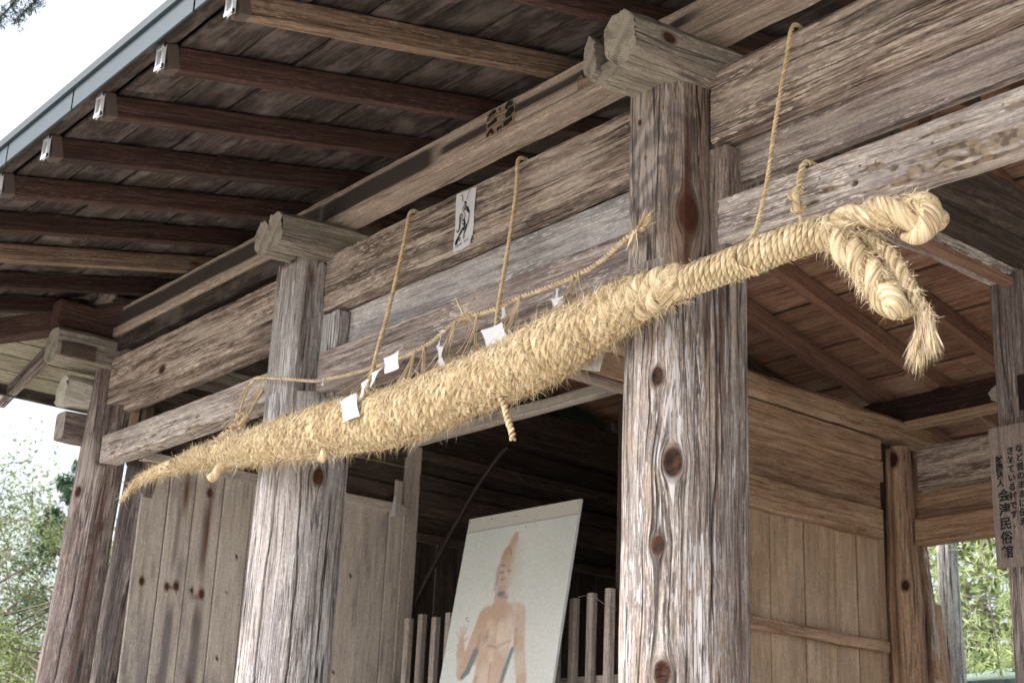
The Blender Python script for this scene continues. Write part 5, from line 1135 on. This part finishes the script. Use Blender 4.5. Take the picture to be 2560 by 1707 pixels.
tree('broadleaf_tree', 'bright leafy tree seen only through the gaps of the left wall', (-11.5, 4.6, 0), 4.5, 1.8, 14000, .030, 'leafspring', 8, levels=40, crown0=.1)
# right background: bamboo and bright shrubs beyond the rear tie
def bamboo(label, base, h, n, seed, spread=.9):
    root = thing('bamboo_clump', label, 'bamboo', base, 'bamboo clumps behind the gate'); r = np.random.default_rng(seed); ac = Acc(); C_ = []
    for k in range(9):
        b0 = np.array([r.normal() * .35, r.normal() * .35, 0]); t0 = b0 + np.array([r.normal() * .35, r.normal() * .35, h * (.8 + .25 * r.random())])
        q = catmull([b0, (b0 + t0) / 2 + r.normal(size=3) * .05, t0], 16); tube(ac, q, np.linspace(.012, .004, 16), 6, k)
        for i in range(3, 16):
            for _ in range(2):
                e = q[i] + np.array([r.normal() * spread * .35, r.normal() * spread * .35, -.02 - .1 * r.random()]); tube(ac, np.stack([q[i], (q[i] + e) / 2 + (0, 0, .05), e]), .0025, 4, k); C_.append(e)
    ac.build('stems', W['leafspring'] if False else W['twig'], root)
    leafcloud('foliage', root, C_, [.24] * len(C_), n, .055, W['leafbamboo'], seed + 1, .28, .6)
bamboo('bright bamboo clump just beyond the rear opening at the right', (-6.5, 7.4, .1), 4.2, 7000, 40)
bamboo('bamboo clump at the right edge of the rear opening', (-5.6, 7.0, .1), 3.9, 5500, 41)
bamboo('taller bamboo clump set back on the slope', (-8.0, 10.2, .4), 4.8, 7000, 42, 1.3)
tree('broadleaf_tree', 'leafy tree filling the slope behind the bamboo', (-9.5, 13.0, 1.0), 6.0, 2.6, 12000, .08, 'leafspring', 43, levels=60, crown0=.05)
tree('broadleaf_tree', 'dark green tree behind the rear opening', (-7.2, 12.0, .9), 5.2, 2.2, 9000, .08, 'leafconifer', 44, levels=50, crown0=.05)  # leaves take the dark conifer colour
# pale trunk right behind the rear post
lt = thing('cedar_tree', 'pale grey fluted cedar trunk standing behind the rear post', 'tree', (-6.0, 5.95, 0)); bpy.context.view_layer.update()
o = log_post('trunk', lt, (0, 0, 0), (-.02, 0, 6.0), .098, .055, W['bark'], nz=120, ns=60, lump=.006, flute=.004)
# shed with green roof at lower right
sd_ = thing('shed', 'small shed with a grey-green sheet roof beyond the rear opening', 'shed', (-5.9, 6.6, 0))
def box(name, parent, lo, hi, mat):
    (a, b, c), (d, e, f) = lo, hi
    V = [(a, b, c), (d, b, c), (d, e, c), (a, e, c), (a, b, f), (d, b, f), (d, e, f), (a, e, f)]
    return mk(name, V, [(3, 2, 1, 0), (4, 5, 6, 7), (0, 1, 5, 4), (1, 2, 6, 5), (2, 3, 7, 6), (3, 0, 4, 7)], mat, parent)
box('wall', sd_, (-.55, -.3, 0), (1.6, 1.2, 2.62), W['greenwall'])
o = mk('roof', [(-.75, -.5, 2.62), (1.8, -.5, 2.62), (1.8, 1.5, 2.98), (-.75, 1.5, 2.98), (-.75, -.5, 2.70), (1.8, -.5, 2.70), (1.8, 1.5, 3.06), (-.75, 1.5, 3.06)], [(3, 2, 1, 0), (4, 5, 6, 7), (0, 1, 5, 4), (1, 2, 6, 5), (2, 3, 7, 6), (3, 0, 4, 7)], W['greenroof'], sd_)
for k in range(9): box('roof_rib', sd_, (-.70 + .3 * k, -.515, 2.63), (-.67 + .3 * k, -.498, 2.69), W['greenwall'])
# cedar sprigs hanging into the top left corner
cd = thing('cedar_tree', 'cedar whose drooping dark sprigs hang into the top left corner', 'tree', (-10.6, -4.2, 0))
ac = Acc(); tube(ac, np.array([(0, 0, 0), (0.05, 0, 4), (0, 0, 9.0)]), np.array([.18, .13, .05]), 10, 1); ac.build('trunk', W['bark'], cd)
r = np.random.default_rng(9); ac = Acc(); C_ = []; S0_ = []
tips = [(-7.55, -.62, 5.82), (-7.35, -.60, 5.93), (-7.22, -.56, 5.93), (-7.62, -.72, 5.78), (-7.02, -.52, 6.08)]
for tx, ty, tz in tips:
    e = np.array([tx + 10.6, ty + 4.2, tz]); st_ = np.array([0, 0, 7.0 + .2 * r.random()]); md = (st_ + e) / 2 + np.array([.3, .3, .55]); top = e + np.array([-.12, -.03, .42])
    q = catmull([st_, md, top, e], 60); tube(ac, q, np.linspace(.03, .003, 60), 5, 1)
    for p in q[42:]:
        for _ in range(7): C_.append(p + r.normal(size=3) * .022)
ac.build('limbs', W['twig'], cd)
leafcloud('foliage', cd, C_, [.02] * len(C_), 5200, .013, W['leafcedar'], 10, .35, 1.2)
